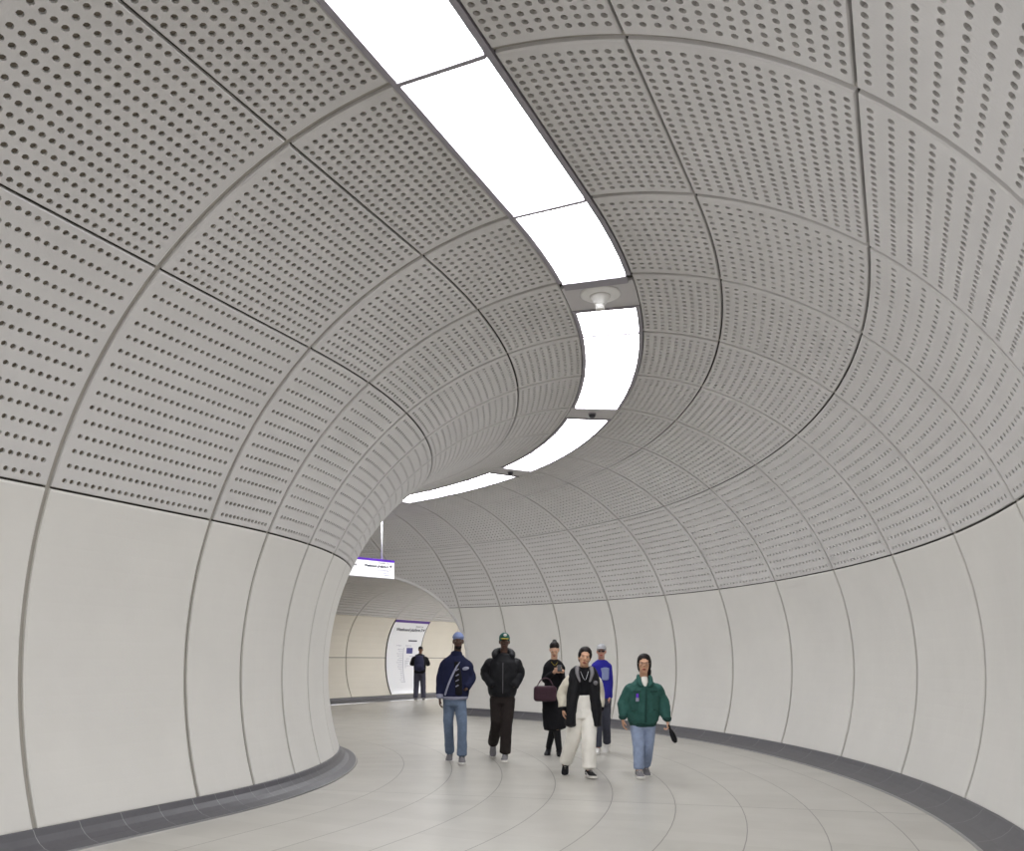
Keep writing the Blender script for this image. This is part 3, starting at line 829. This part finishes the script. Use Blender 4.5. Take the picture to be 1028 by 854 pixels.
def trousers(par, J, m_, top=(.175, .125), thigh=.105, knee=.085, hem=.085, waist=0.05, wr=0.012, name='trousers', foot=0.0):
    hip = (J['hiL']+J['hiR'])/2; bm = bmesh.new(); hx = (J['hiR']-J['hiL']).normalized()
    limb(bm, [hip+V3((0, 0, .08+waist)), hip+V3((0, 0, .02)), hip-V3((0, 0, .07))], [(top[0]*.92, top[1]*.95), top, (top[0]*.95, top[1]*.98)], hx, 18, 3)
    for s_ in ('L', 'R'):
        a, b, c_ = J['hi'+s_], J['kn'+s_], J['an'+s_]
        limb(bm, [a, a*.5+b*.5, b, b*.5+c_*.5, c_+V3((0, 0, .022-foot))], [(thigh, thigh*1.02), ((thigh*.6+knee*.4), (thigh*.6+knee*.4)*1.02), (knee, knee), ((knee+hem)/2, (knee+hem)/2), (hem, hem)], V3((1, 0, 0)), 16, 4)
    return fuse(name, bm, m_, par, 0.010, 3, wr, 0.10)

def jacket(par, J, m_, body, arms, hem_z, cuff_back=0.0, wr=0.016, ws=0.10, name='jacket', sleeve_m=None, voxel=0.010, top_up=0.095):
    """body: list of (fraction from hem to shoulder, rx, ry, y-offset)"""
    sh = (J['shL']+J['shR'])/2; hip = (J['hiL']+J['hiR'])/2; ax = (J['shR']-J['shL']).normalized()
    base = V3((hip.x, hip.y, hem_z)); bm = bmesh.new()
    pts = []; rad = []
    for fr, rx_, ry_, oy in body:
        p = base.lerp(sh+V3((0, 0, top_up)), fr); p.y += oy; pts.append(p); rad.append((rx_, ry_))
    limb(bm, pts, rad, ax, 22, 4)
    bs = bm if sleeve_m is None else bmesh.new()
    for s_ in ('L', 'R'):
        a, b, c_ = J['sh'+s_], J['el'+s_], J['wr'+s_]
        e_ = c_+(b-c_).normalized()*cuff_back; r = arms
        q_ = 1 if s_ == 'L' else -1
        limb(bs, [a+V3((q_*.045, 0, -.015)), a*.93+b*.07+V3((q_*.012, 0, -.03)), a*.72+b*.28, a*.42+b*.58, b, b*.5+e_*.5, e_], [r[0]*.62, r[0]*.86, r[0], r[1], r[2], r[3], r[4]], V3((0, 1, 0)), 14, 3)
    o = fuse(name, bm, m_, par, voxel, 3, wr, ws)
    if sleeve_m is not None: fuse('sleeves', bs, sleeve_m, o, voxel, 3, wr, ws)
    return o
def band(par, name, m_, pts, rads, side=V3((1, 0, 0)), voxel=0.008):
    bm = bmesh.new(); limb(bm, pts, rads, side, 18, 3); return fuse(name, bm, m_, par, voxel, 1)
def strap(par, name, m_, pts, r=0.008, flat=2.2):
    bm = bmesh.new(); limb(bm, pts, [(r*flat, r*0.6)]*len(pts), V3((1, 0, 0.4)), 8, 5); return plain(name, bm, m_, par)
def hair_cap(par, hc, rot, sc, parts, m_=None, name='hair', extra=()):
    bm = bmesh.new()
    for p, r in parts: ell(bm, V3(hc)+rot @ (V3(p)*sc), [q*sc for q in r], rot)
    for pts, rad in extra: limb(bm, [V3(hc)+rot @ (V3(p)*sc) for p in pts], [tuple(q*sc for q in r) if isinstance(r, tuple) else r*sc for r in rad], rot @ V3((1, 0, 0)), 12, 3)
    return fuse(name, bm, m_ or CL['dark_hair'], par, 0.006, 2, 0.004, 0.02)
def glasses(par, hc, rot, sc, m_):
    T = lambda p: V3(hc)+rot @ (V3(p)*sc); bm = bmesh.new()
    for s_ in (-1, 1):
        ring = [T((s_*.031+.023*math.cos(t), -.098, .008+.019*math.sin(t))) for t in np.linspace(0, 2*pi, 15)]
        tube(bm, ring, [.0022]*15, V3((0, 1, 0)), 6, cap=False)
        tube(bm, [T((s_*.054, -.096, .012)), T((s_*.074, -.04, .012)), T((s_*.078, .01, .008))], [.0022]*3, V3((0, 0, 1)), 6)
    tube(bm, [T((-.008, -.099, .010)), T((.008, -.099, .010))], [.0022]*2, V3((0, 0, 1)), 6)
    return plain('glasses', bm, m_, par)

def mk(s, u0, vf, z0=0.0):
    """pixel-measured joints -> local metres"""
    def j(u, v, y=0.0): return V3(((u-u0)*s, y, (vf-v)*s+z0))
    return j

# ---- man in the navy jacket and blue beanie
j = mk(0.01425, 458.5, 764.5)
J = dict(head=j(460.8, 644.3, -.02), shL=j(449.6, 663.5), shR=j(468.6, 663.5, .02), elL=j(443.8, 680.5, .03), elR=j(474.0, 680.5, .05), wrL=j(443.2, 700.5, -.06), wrR=j(469.0, 691.5, -.11),
         hiL=j(452.3, 702.5), hiR=j(463.0, 702.5), knL=j(451.6, 727, .02), knR=j(465.6, 727, -.10), anL=V3(((452.4-458.5)*.01425, .28, .100)), anR=V3(((465.6-458.5)*.01425, -.10, .092)),
         hdL=V3((.02, -.10, -1)), hdR=V3((-.45, .9, -.1)))
pr, J, rot, hip, sh = person((-.475, 12.22, 0), 'man in a navy jacket, blue beanie and blue jeans, leftmost of the walking group', J, SK['dark'], (0.05, 0, 0), 0.98)
tr = trousers(pr, J, CL['blue_denim'], (.168, .122), .088, .070, .070)
jk = jacket(pr, J, CL['navy_fabric'], [(0, .190, .140, 0), (.12, .205, .150, 0), (.45, .202, .145, 0), (.72, .210, .135, 0), (.86, .185, .118, 0), (.95, .115, .095, 0), (1, .080, .080, 0)], (.082, .076, .070, .064, .055), 0.93, 0.03)
cb = V3((hip.x, hip.y, .925))
band(jk, 'hem_band', CL['rib_stripe'], [cb+V3((0, 0, -.022)), cb+V3((0, 0, .010))], [(.186, .140), (.198, .148)])
band(jk, 'cuff', CL['rib_stripe'], [J['wrL']+V3((0, 0, .05)), J['wrL']+V3((0, -.005, .005))], [.061, .052], V3((0, 1, 0)))
band(jk, 'collar', CL['navy_fabric'], [sh+V3((0, -.01, .045)), sh+V3((0, -.012, .095))], [(.092, .085), (.074, .072)])
fr_ = lambda x, z, y=-.165: V3((hip.x+x, y, z))
band(jk, 'shirt_front', CL['black_fabric'], [fr_(.06, .97, -.125), fr_(.05, 1.2, -.125), fr_(.025, 1.42, -.085)], [(.052, .04), (.055, .04), (.045, .05)])
for q in range(4): strap(jk, 'white_stripe', CL['rib_stripe'], [fr_(.020, 1.08+q*.075, -.168), fr_(.060, 1.105+q*.075, -.172)], .007, 1.2)
bm = bmesh.new(); ell(bm, fr_(.155, 1.335, -.128), (.050, .02, .026), Matrix.Rotation(-.2, 3, 'Y')); fuse('chest_badge', bm, CL['rib_stripe'], jk, .005, 1)
strap(pr, 'bag_strap', CL['rib_stripe'], [sh+V3((.10, .0, .045)), fr_(.03, 1.36, -.155), fr_(-.07, 1.14, -.182), fr_(-.13, .96, -.165)], .006)
T_h = lambda p: J['head']+rot @ (V3(p)*.98)
hair_cap(pr, J['head'], rot, .98, [((0, .015, .062), (.080, .098, .078))], CL['blue_knit'], 'beanie')
band(pr, 'beanie_cuff', CL['blue_knit'], [T_h((0, .010, .050)), T_h((0, .012, .078))], [(.083, .100), (.081, .098)])
bm = bmesh.new(); ell(bm, T_h((0, -.055, -.082)), (.050, .042, .034)); fuse('beard', bm, CL['dark_hair'], pr, .006, 2)
shoe(pr, J['anL'], -.05, .18, CL['shoe_grey'], CL['sole_white'])
shoe(pr, J['anR'], .06, 0, CL['shoe_grey'], CL['sole_white'])

# ---- man in the black puffer and green cap
j = mk(0.01459, 505.5, 762.5)
J = dict(head=j(506.6, 644.6, -.02), shL=j(495.0, 663.5), shR=j(516.4, 663.5), elL=j(488.6, 676.5, .05), elR=j(521.6, 676.5, .05), wrL=j(495.0, 688.5, -.11), wrR=j(516.0, 688.5, -.11),
         hiL=j(499.3, 701), hiR=j(511.0, 701), knL=j(499.6, 725.5, .0), knR=j(509.2, 727, -.09), anL=V3(((496.3-505.5)*.01459, .42, .19)), anR=V3(((508.2-505.5)*.01459, -.10, .092)),
         hdL=V3((.6, .8, -.1)), hdR=V3((-.6, .8, -.1)))
pr, J, rot, hip, sh = person((.20, 12.55, 0), 'man in a bulky black hooded coat and green cap with hands in pockets', J, SK['dark2'], (0.0, .03, 0), 1.0, lip=CL['lip_dark'])
trousers(pr, J, CL['dark_brown_cloth'], (.178, .125), .102, .088, .080)
jk = jacket(pr, J, CL['black_nylon'], [(0, .185, .145, 0), (.15, .215, .165, 0), (.45, .225, .175, 0), (.70, .232, .165, 0), (.85, .20, .140, 0), (.94, .14, .115, 0), (1, .09, .10, 0)], (.104, .098, .090, .080, .066), 0.93, 0.0, 0.026, 0.09)
band(jk, 'hood', CL['black_nylon'], [sh+V3((-.115, -.06, .02)), sh+V3((-.120, .02, .065)), sh+V3((-.07, .10, .10)), sh+V3((.07, .10, .10)), sh+V3((.120, .02, .065)), sh+V3((.115, -.06, .02))], [.045, .056, .058, .058, .056, .045], V3((0, 1, 0)))
strap(jk, 'zip', CL['shoe_grey'], [V3((hip.x, -.188, .98)), V3((hip.x, -.196, 1.2)), V3((hip.x, -.150, 1.42))], .004, 1.0)
for s_ in (-1, 1): strap(jk, 'pocket_flap', CL['black_fabric'], [V3((hip.x+s_*.10, -.187, 1.10)), V3((hip.x+s_*.17, -.170, 1.08))], .012, 1.0)
T_h = lambda p: J['head']+rot @ V3(p)
hair_cap(pr, J['head'], rot, 1.0, [((0, .015, .052), (.080, .098, .084))], CL['cap_green'], 'cap')
cap = pr.children[-1]
bm = bmesh.new(); ell(bm, T_h((0, -.112, .046)), (.066, .060, .010), rot); fuse('cap_peak', bm, CL['cap_yellow'], cap, .005, 1)
bm = bmesh.new(); ell(bm, T_h((.008, -.068, .098)), (.026, .022, .022), rot); fuse('cap_badge', bm, CL['shoe_white'], cap, .004, 1)
shoe(pr, J['anL'], 0.0, .75, CL['shoe_grey'], CL['sole_white'])
shoe(pr, J['anR'], -.10, 0, CL['shoe_grey'], CL['sole_white'])

# ---- woman in black with the phone
j = mk(0.0154, 556, 757)
J = dict(head=j(556.0, 652.3, -.05), shL=j(550.0, 668.3), shR=j(562.3, 668.3), elL=j(546.6, 682, -.02), elR=j(564.3, 682, -.02), wrL=j(556.2, 673.2, -.25), wrR=j(563.0, 672.6, -.24),
         hiL=j(552.3, 702), hiR=j(560.2, 702), knL=j(556.8, 727, .00), knR=j(558.5, 727, -.06), anL=V3(((551.8-556)*.0154, .10, .11)), anR=V3(((561.6-556)*.0154, -.10, .100)),
         hdL=V3((.8, -.35, .15)), hnL=V3((0, 0, -1)), htL=V3((0, .3, 1)), hdR=V3((-.75, -.45, .15)), hnR=V3((.2, -.9, -.2)), htR=V3((0, .2, 1)), hcL=V3((.7, 0, 0)), hcR=V3((.8, 0, 0)))
pr, J, rot, hip, sh = person((.99, 13.22, 0), 'woman in a long black outfit and boots looking down at her phone', J, SK['fair'], (-.10, .42, 0), .95, torso=(.14, .10), lip=CL['lip_red'])
jacket(pr, J, CL['black_fabric'], [(0, .150, .120, 0), (.2, .155, .125, 0), (.5, .145, .115, 0), (.78, .172, .118, 0), (.93, .12, .095, 0), (1, .062, .065, 0)], (.062, .056, .050, .046, .040), 0.86, 0.04, 0.010, name='jumper', top_up=.105)
bm = bmesh.new(); c0 = V3((hip.x, hip.y, 0))
limb(bm, [c0+V3((0, 0, 1.0)), c0+V3((0, 0, .85)), c0+V3((.0, -.01, .62)), c0+V3((.02, -.01, .41))], [(.145, .115), (.178, .135), (.178, .140), (.170, .150)], V3((1, 0, 0)), 24, 4)
fuse('long_skirt', bm, CL['black_fabric'], pr, .010, 3, .022, .09)
for s_ in ('L', 'R'):
    an = J['an'+s_]; kn = J['kn'+s_]
    band(pr, 'boot_shaft', CL['shoe_black'], [an+V3((0, 0, -.01)), an.lerp(kn, .35), an.lerp(kn, .8)], [.044, .052, .060])
    shoe(pr, an, -.25 if s_ == 'L' else .1, .25 if s_ == 'L' else 0.05, CL['shoe_black'], CL['shoe_black'], .25, 'boot')
hair_cap(pr, J['head'], rot, .95, [((0, .022, .060), (.080, .090, .080)), ((0, .055, .0), (.076, .062, .080)), ((0, .075, .120), (.036, .034, .034))])
strap(pr, 'necklace', CL['cap_yellow'], [sh+V3((-.05, -.085, .03)), sh+V3((0, -.118, -.02)), sh+V3((.05, -.085, .03))], .003, 1)
root = Vector((.99, 13.10, 0))
hp = (J['wrL']+J['wrR'])/2
ph = empty('phone', root+hp+V3((0.005, -.085, .045))); ph.rotation_euler = (-.9, 0, 0)
tag(ph, 'dark phone held in both hands by the woman in black', 'phone')
bm = bmesh.new(); boxm(bm, Matrix(), .072, .009, .148); bmobj('phone_case', bm, CL['shoe_black'], ph, bevel=.003)
bm = bmesh.new(); boxm(bm, Matrix.Translation((0, .0052, 0)), .064, .001, .136); bmobj('screen', bm, CL['dark_lens'], ph)
# bag
bg = empty('handbag', root+V3(((547.6-556)*.0154, -.225, (757-703)*.0154)))
bg.location.y -= .06; bg.location.x -= .02
tag(bg, 'dark burgundy boxy handbag hanging at the side of the woman in black', 'bag')
bm = bmesh.new(); boxm(bm, Matrix.Translation((0, 0, .125)), .345, .13, .235); bmesh.ops.bevel(bm, geom=list(bm.edges), offset=.05, segments=4, affect='EDGES', profile=.5); o = plain('bag_body', bm, CL['burgundy_leather'], bg)
bm = bmesh.new(); boxm(bm, Matrix.Translation((0, -.062, .175)), .31, .016, .12); bmesh.ops.bevel(bm, geom=list(bm.edges), offset=.007, segments=2, affect='EDGES', profile=.5); plain('flap', bm, CL['burgundy_leather'], bg)
bm = bmesh.new(); limb(bm, [V3((-.12, 0, .235)), V3((-.06, .05, .33)), V3((.02, .10, .355)), V3((.08, .05, .32)), V3((.12, 0, .235))], [.009]*5, V3((0, 1, 0)), 8, 4); plain('handle', bm, CL['burgundy_leather'], bg)

# ---- woman in the black and cream jacket
j = mk(0.0127, 586, 778)
J = dict(head=j(587.6, 659.6, -.03), shL=j(575.0, 679.5), shR=j(599.0, 680.0), elL=j(566.4, 695, .03), elR=j(603.4, 695, .05), wrL=j(566.6, 711, -.03), wrR=j(603.2, 711, -.02),
         hiL=j(580.5, 714), hiR=j(593.5, 714), knL=j(577.5, 741, .05), knR=j(592.2, 742, -.10), anL=V3(((571.5-586)*.0127, .22, .125)), anR=V3(((592.6-586)*.0127, -.12, .092)),
         hdL=V3((.12, -.15, -1)), hdR=V3((-.10, -.15, -1)))
pr, J, rot, hip, sh = person((1.18, 10.93, 0), 'woman in a black jacket with cream sleeves and wide white trousers', J, SK['tan'], (-.05, .0, .14), 1.04, torso=(.138, .095), lip=CL['lip_red'])
trousers(pr, J, CL['white_cotton'], (.150, .118), .100, .094, .088, waist=.14, wr=.016, foot=-.01)
jacket(pr, J, CL['black_fabric'], [(0, .130, .108, 0), (.3, .135, .112, 0), (.7, .150, .115, 0), (.9, .12, .095, 0), (1, .064, .066, 0)], (.05, .045, .042, .038, .03), 0.98, 0.25, 0.006, name='polo_neck_top', top_up=.13)
jb = bmesh.new()
for s_ in (-1, 1):
    limb(jb, [V3((hip.x+s_*.158, -.015, .645)), V3((hip.x+s_*.155, -.01, .86)), V3((hip.x+s_*.120, -.005, 1.08)), V3((hip.x+s_*.105, .0, 1.22)), V3((hip.x+s_*.085, .0, 1.32)), V3((hip.x+s_*.05, .0, 1.37))], [(.070, .14), (.078, .145), (.090, .142), (.098, .130), (.085, .10), (.05, .075)], V3((1, 0, 0)), 16, 4)
limb(jb, [V3((hip.x, .09, .66)), V3((hip.x, .085, 1.0)), V3((hip.x, .07, 1.3))], [(.19, .06), (.18, .06), (.15, .055)], V3((1, 0, 0)), 16, 4)
jk = fuse('open_jacket', jb, CL['black_nylon'], pr, .010, 3, .014, .09)
for s_ in ('L', 'R'):
    sb = bmesh.new(); q_ = 1 if s_ == 'L' else -1
    a, b, c_ = J['sh'+s_], J['el'+s_], J['wr'+s_]
    limb(sb, [a+V3((q_*.03, 0, .0)), a*.93+b*.07+V3((q_*.008, 0, -.01)), a*.6+b*.4, b, b*.5+c_*.5, c_+V3((0, 0, .02))], [.050, .066, .074, .070, .066, .054], V3((0, 1, 0)), 14, 4)
    fuse('sleeve', sb, CL['cream_leather'], jk, .010, 3, .018, .08)
for s_ in ('L', 'R'): band(jk, 'cuff', CL['black_fabric'], [J['wr'+s_]+V3((0, 0, .03)), J['wr'+s_]+V3((0, 0, -.01))], [.056, .048], V3((0, 1, 0)))
for s_ in (-1, 1): band(jk, 'lapel', CL['shoe_grey'], [V3((hip.x+s_*.085, -.06, 1.385)), V3((hip.x+s_*.095, -.125, 1.31)), V3((hip.x+s_*.060, -.155, 1.20))], [(.026, .020), (.026, .014), (.012, .012)])
bm = bmesh.new(); ell(bm, V3((hip.x+.135, -.150, 1.19)), (.030, .012, .030)); fuse('chest_patch', bm, CL['shoe_grey'], jk, .004, 1)
strap(pr, 'necklace', CL['silver'], [sh+V3((-.05, -.095, .05)), sh+V3((0.005, -.128, -.06)), sh+V3((.05, -.095, .05))], .003, 1)
hair_cap(pr, J['head'], rot, 1.04, [((0, .024, .058), (.082, .092, .082)), ((0, .055, -.005), (.078, .058, .080)), ((-.060, .0, .035), (.026, .055, .050)), ((.060, .0, .035), (.026, .055, .050))])
shoe(pr, J['anL'], -.15, .40, CL['shoe_black'], CL['sole_white'], .28, stripe=CL['shoe_white'])
shoe(pr, J['anR'], .25, -.06, CL['shoe_black'], CL['sole_white'], .28, stripe=CL['shoe_white'])

# ---- person in royal blue behind her
j = mk(0.0158, 604, 755)
J = dict(head=j(603.0, 653.9, -.02), shL=j(597.3, 669), shR=j(609.6, 669, .02), elL=j(595.0, 683, .03), elR=j(612.0, 683, .05), wrL=j(597.0, 698, -.06), wrR=j(611.5, 698, -.04),
         hiL=j(600.0, 703), hiR=j(608.2, 703), knL=j(600.5, 728, -.08), knR=j(609.5, 728, .05), anL=V3(((599.8-604)*.0158, -.10, .092)), anR=V3(((612.0-604)*.0158, .25, .13)),
         hdL=V3((.1, -.15, -1)), hdR=V3((-.1, -.1, -1)))
pr, J, rot, hip, sh = person((1.77, 13.55, 0), 'person in royal blue top and pale cap behind the woman in white trousers', J, SK['rosy'], (-.15, .0, .0), .95, torso=(.15, .105), lip=CL['lip_red'])
trousers(pr, J, CL['charcoal_cloth'], (.155, .115), .082, .066, .064)
jk = jacket(pr, J, CL['royal_blue'], [(0, .168, .125, 0), (.2, .175, .13, 0), (.6, .172, .125, 0), (.85, .165, .118, 0), (.94, .12, .095, 0), (1, .070, .075, 0)], (.070, .066, .060, .054, .046), 0.87, 0.02, .014, name='blue_top', top_up=.105)
band(jk, 'patterned_front', CL['grey_pattern'], [V3((hip.x+.03, -.095, 1.34)), V3((hip.x+.035, -.098, 1.16))], [(.07, .04), (.06, .04)])
T_h = lambda p: J['head']+rot @ (V3(p)*.95)
hair_cap(pr, J['head'], rot, .95, [((0, .015, .052), (.080, .098, .084))], CL['cap_grey'], 'cap')
cap = pr.children[-1]
bm = bmesh.new(); ell(bm, T_h((0, -.112, .050)), (.064, .055, .009), rot); fuse('cap_peak', bm, CL['cap_grey'], cap, .005, 1)
bm = bmesh.new()
for s_ in (-1, 1): ell(bm, T_h((s_*.031, -.094, .008)), (.026, .008, .018), rot)
tube(bm, [T_h((-.07, -.05, .012)), T_h((-.05, -.095, .014)), T_h((.05, -.095, .014)), T_h((.07, -.05, .012))], [.004]*4, V3((0, 0, 1)), 6)
fuse('dark_glasses', bm, CL['dark_lens'], pr, .004, 1)
hair_cap(pr, J['head'], rot, .95, [((0, .06, -.01), (.070, .045, .055))])
shoe(pr, J['anL'], -.35, 0, CL['shoe_white'], CL['sole_white'], .28)
shoe(pr, J['anR'], -.35, .5, CL['shoe_white'], CL['sole_white'], .28)

# ---- woman in the green jacket
j = mk(0.01276, 646, 777)
J = dict(head=j(646.4, 665.6, -.03), shL=j(636.4, 686.0), shR=j(656.4, 686.0), elL=j(628.0, 703, .04), elR=j(666.2, 702, .05), wrL=j(625.6, 720, -.05), wrR=j(670.0, 721.5, -.05),
         hiL=j(640.2, 723.5), hiR=j(652.6, 723.5), knL=j(641.2, 746, -.09), knR=j(652.2, 746, .0), anL=V3(((641.3-646)*.01276, -.12, .090)), anR=V3(((651.8-646)*.01276, .14, .105)),
         hdL=V3((.10, -.12, -1)), hdR=V3((.10, -.25, -1)), hcR=V3((.95, 0, 0)))
pr, J, rot, hip, sh = person((1.955, 10.98, 0), 'woman in an oversized green jacket and light blue jeans, rightmost of the walking group', J, SK['tan'], (-.16, -.06, 0), 1.04, torso=(.145, .10), lip=CL['lip_red'])
trousers(pr, J, CL['light_denim'], (.158, .115), .088, .074, .064, wr=.016)
jk = jacket(pr, J, CL['green_cotton'], [(0, .160, .122, 0), (.10, .200, .150, 0), (.40, .205, .155, 0), (.68, .200, .145, 0), (.84, .170, .120, 0), (.94, .110, .095, 0), (1, .075, .080, 0)], (.088, .086, .080, .074, .052), 0.665, 0.03, .024, .09)
cb = V3((hip.x, hip.y, .66)); band(jk, 'hem_band', CL['dark_green'], [cb+V3((0, 0, -.02)), cb+V3((0, 0, .03))], [(.162, .122), (.182, .138)])
for s_ in ('L', 'R'): band(jk, 'cuff', CL['dark_green'], [J['wr'+s_]+V3((0, 0, .045)), J['wr'+s_]+V3((0, 0, .005))], [.056, .046], V3((0, 1, 0)))
for s_ in (-1, 1):
    band(jk, 'collar', CL['green_cotton'], [sh+V3((s_*.065, .02, .085)), sh+V3((s_*.078, -.06, .065)), sh+V3((s_*.070, -.115, .0)), sh+V3((s_*.040, -.135, -.045))], [(.018, .022), (.024, .024), (.034, .018), (.020, .012)])
    strap(jk, 'pocket_flap', CL['dark_green'], [V3((hip.x+s_*.06, -.166, 1.09)), V3((hip.x+s_*.15, -.142, 1.09))], .012, .9)
    strap(jk, 'pocket_seam', CL['dark_green'], [V3((hip.x+s_*.10, -.170, .86)), V3((hip.x+s_*.17, -.150, .84))], .006, 1.2)
strap(jk, 'front_placket', CL['dark_green'], [V3((hip.x+.005, -.166, .70)), V3((hip.x+.005, -.174, .92)), V3((hip.x+.005, -.160, 1.14))], .010, 1.2)
band(pr, 'white_shirt', CL['white_cotton'], [sh+V3((0, -.055, .06)), sh+V3((0, -.098, .01)), sh+V3((0, -.115, -.05))], [(.045, .03), (.042, .022), (.018, .02)])
bm = bmesh.new(); boxm(bm, Matrix.Translation((hip.x-.105, -.172, 1.035)), .03, .006, .05); bmobj('badge', bm, CL['inkb'] if 'inkb' in CL else M['purple'], jk)
bm = bmesh.new(); boxm(bm, Matrix.Translation((hip.x-.105, -.172, .985)), .04, .006, .045); bmobj('badge', bm, CL['rib_stripe'], jk)
hair_cap(pr, J['head'], rot, 1.04, [((0, .024, .058), (.084, .092, .084)), ((0, .058, -.02), (.082, .058, .095)), ((.066, .0, .01), (.024, .050, .080)), ((-.066, .01, .02), (.020, .045, .070)), ((.062, .03, -.09), (.028, .038, .060))])
glasses(pr, J['head'], rot, 1.04, CL['lens'])
shoe(pr, J['anL'], .02, -.03, CL['shoe_grey'], CL['sole_white'], .28)
shoe(pr, J['anR'], .0, .20, CL['shoe_grey'], CL['sole_white'], .28)
# folded umbrella in her hand
um = empty('folded_umbrella', V3((1.955, 10.86, 0))+J['wrR']+V3((.025, -.040, -.085)))
tag(um, 'small black folded umbrella held by the woman in the green jacket', 'umbrella')
um.rotation_euler = (0.15, -.42, 0)
bm = bmesh.new(); limb(bm, [V3((0, 0, .045)), V3((0, 0, .0)), V3((0, 0, -.03))], [.014, .012, .016], V3((1, 0, 0)), 12, 3); plain('handle', bm, CL['shoe_black'], um)
bm = bmesh.new(); limb(bm, [V3((0, 0, -.03)), V3((0, 0, -.09)), V3((0, 0, -.16)), V3((0, 0, -.20))], [.020, .034, .036, .020], V3((1, 0, 0)), 16, 3); plain('folded_canopy', bm, CL['black_nylon'], um)

# ---- man reading the wall panel, seen from behind
j = mk(0.0322, 420.3, 703)
def B(x, y, z): return V3((x, y, z))
J = dict(head=B(.02, .05, 1.66), shL=B(-.165, .02, 1.43), shR=B(.165, .02, 1.43), elL=B(-.27, .10, 1.20), elR=B(.27, .10, 1.20), wrL=B(-.12, .30, 1.24), wrR=B(.12, .30, 1.24),
         hiL=B(-.09, 0, .93), hiR=B(.09, 0, .93), knL=B(-.11, .03, .50), knR=B(.11, .03, .50), anL=B(-.13, 0, .09), anR=B(.13, 0, .09), hdL=V3((.5, .8, 0)), hdR=V3((-.5, .8, 0)), hnL=V3((0, 0, -1)), hnR=V3((0, 0, -1)), htL=V3((0, .3, 1)), htR=V3((0, .3, 1)))
pr, J, rot, hip, sh = person((-2.31, 28.5, 0), 'person with a dark backpack seen from behind, standing at the far wall panel', J, SK['brown'], (pi, -.1, 0), 1.0, voxel=.009)
pr.scale = (1.02, 1.02, 1.02)
trousers(pr, J, CL['grey_blue_cloth'], (.18, .13), .105, .090, .080)
jacket(pr, J, CL['black_fabric'], [(0, .19, .14, 0), (.3, .20, .145, 0), (.7, .205, .14, 0), (.92, .15, .11, 0), (1, .08, .08, 0)], (.082, .078, .072, .064, .05), .90, .03, .012)
hair_cap(pr, J['head'], rot, 1.0, [((0, .022, .052), (.076, .090, .074))])
shoe(pr, J['anL'], pi-.1, 0, CL['shoe_grey'], CL['sole_white']); shoe(pr, J['anR'], pi+.1, 0, CL['shoe_grey'], CL['sole_white'])
bp = empty('backpack', V3(pr.location)+V3((0, -.255, .99)))
tag(bp, 'dark navy backpack on the back of the person at the far wall panel', 'backpack')
bm = bmesh.new(); limb(bm, [V3((0, 0, .03)), V3((0, -.01, .14)), V3((0, -.005, .34)), V3((0, .01, .50))], [(.155, .085), (.165, .10), (.16, .095), (.11, .06)], V3((1, 0, 0)), 20, 4); fuse('bag_body', bm, CL['backpack_navy'], bp, .010, 2)
bm = bmesh.new(); limb(bm, [V3((0, -.085, .06)), V3((0, -.095, .15)), V3((0, -.08, .23))], [(.11, .04), (.12, .045), (.10, .03)], V3((1, 0, 0)), 16, 4); fuse('front_pocket', bm, CL['backpack_navy'], bp, .010, 2)
for s_ in (-1, 1):
    bm = bmesh.new(); limb(bm, [V3((s_*.09, .04, .46)), V3((s_*.12, .16, .54)), V3((s_*.14, .33, .50)), V3((s_*.15, .385, .36)), V3((s_*.17, .30, .16)), V3((s_*.15, .06, .08))], [(.022, .006)]*6, V3((1, 0, 0)), 8, 4); plain('shoulder_strap', bm, CL['backpack_navy'], bp)

# ------------------------------------------------------------------ camera
f, cx, cy, pt, ro, H = 858.021, 491.177, 676.985, -0.0217987, 0.0090465, 1.514
cam = bpy.data.cameras.new('camera'); co = bpy.data.objects.new('camera', cam); COL.objects.link(co)
r0 = Vector((1, 0, 0)); fw = Vector((0, math.cos(pt), math.sin(pt))); u0 = Vector((0, -math.sin(pt), math.cos(pt)))
c, s = math.cos(ro), math.sin(ro)
rx = c*r0+s*u0; up = c*u0-s*r0
co.matrix_world = Matrix(((rx.x, up.x, -fw.x, 0), (rx.y, up.y, -fw.y, 0), (rx.z, up.z, -fw.z, H), (0, 0, 0, 1)))
cam.sensor_width = 36; cam.sensor_fit = 'HORIZONTAL'; cam.lens = 36*f/1028
cam.shift_x = (514-cx)/1028; cam.shift_y = (cy-427)/1028; cam.clip_start = 0.05; cam.clip_end = 200
SC.camera = co

w = bpy.data.worlds.new('world'); SC.world = w; w.use_nodes = True
w.node_tree.nodes['Background'].inputs[0].default_value = (0.9, 0.9, 0.92, 1); w.node_tree.nodes['Background'].inputs[1].default_value = 0.3
SC.view_settings.view_transform = 'Standard'; SC.view_settings.look = 'None'; SC.view_settings.gamma = 1.0
SC.view_settings.use_curve_mapping = False; SC.view_settings.exposure = 0.0
SC.cycles.max_bounces = 14; SC.cycles.diffuse_bounces = 10
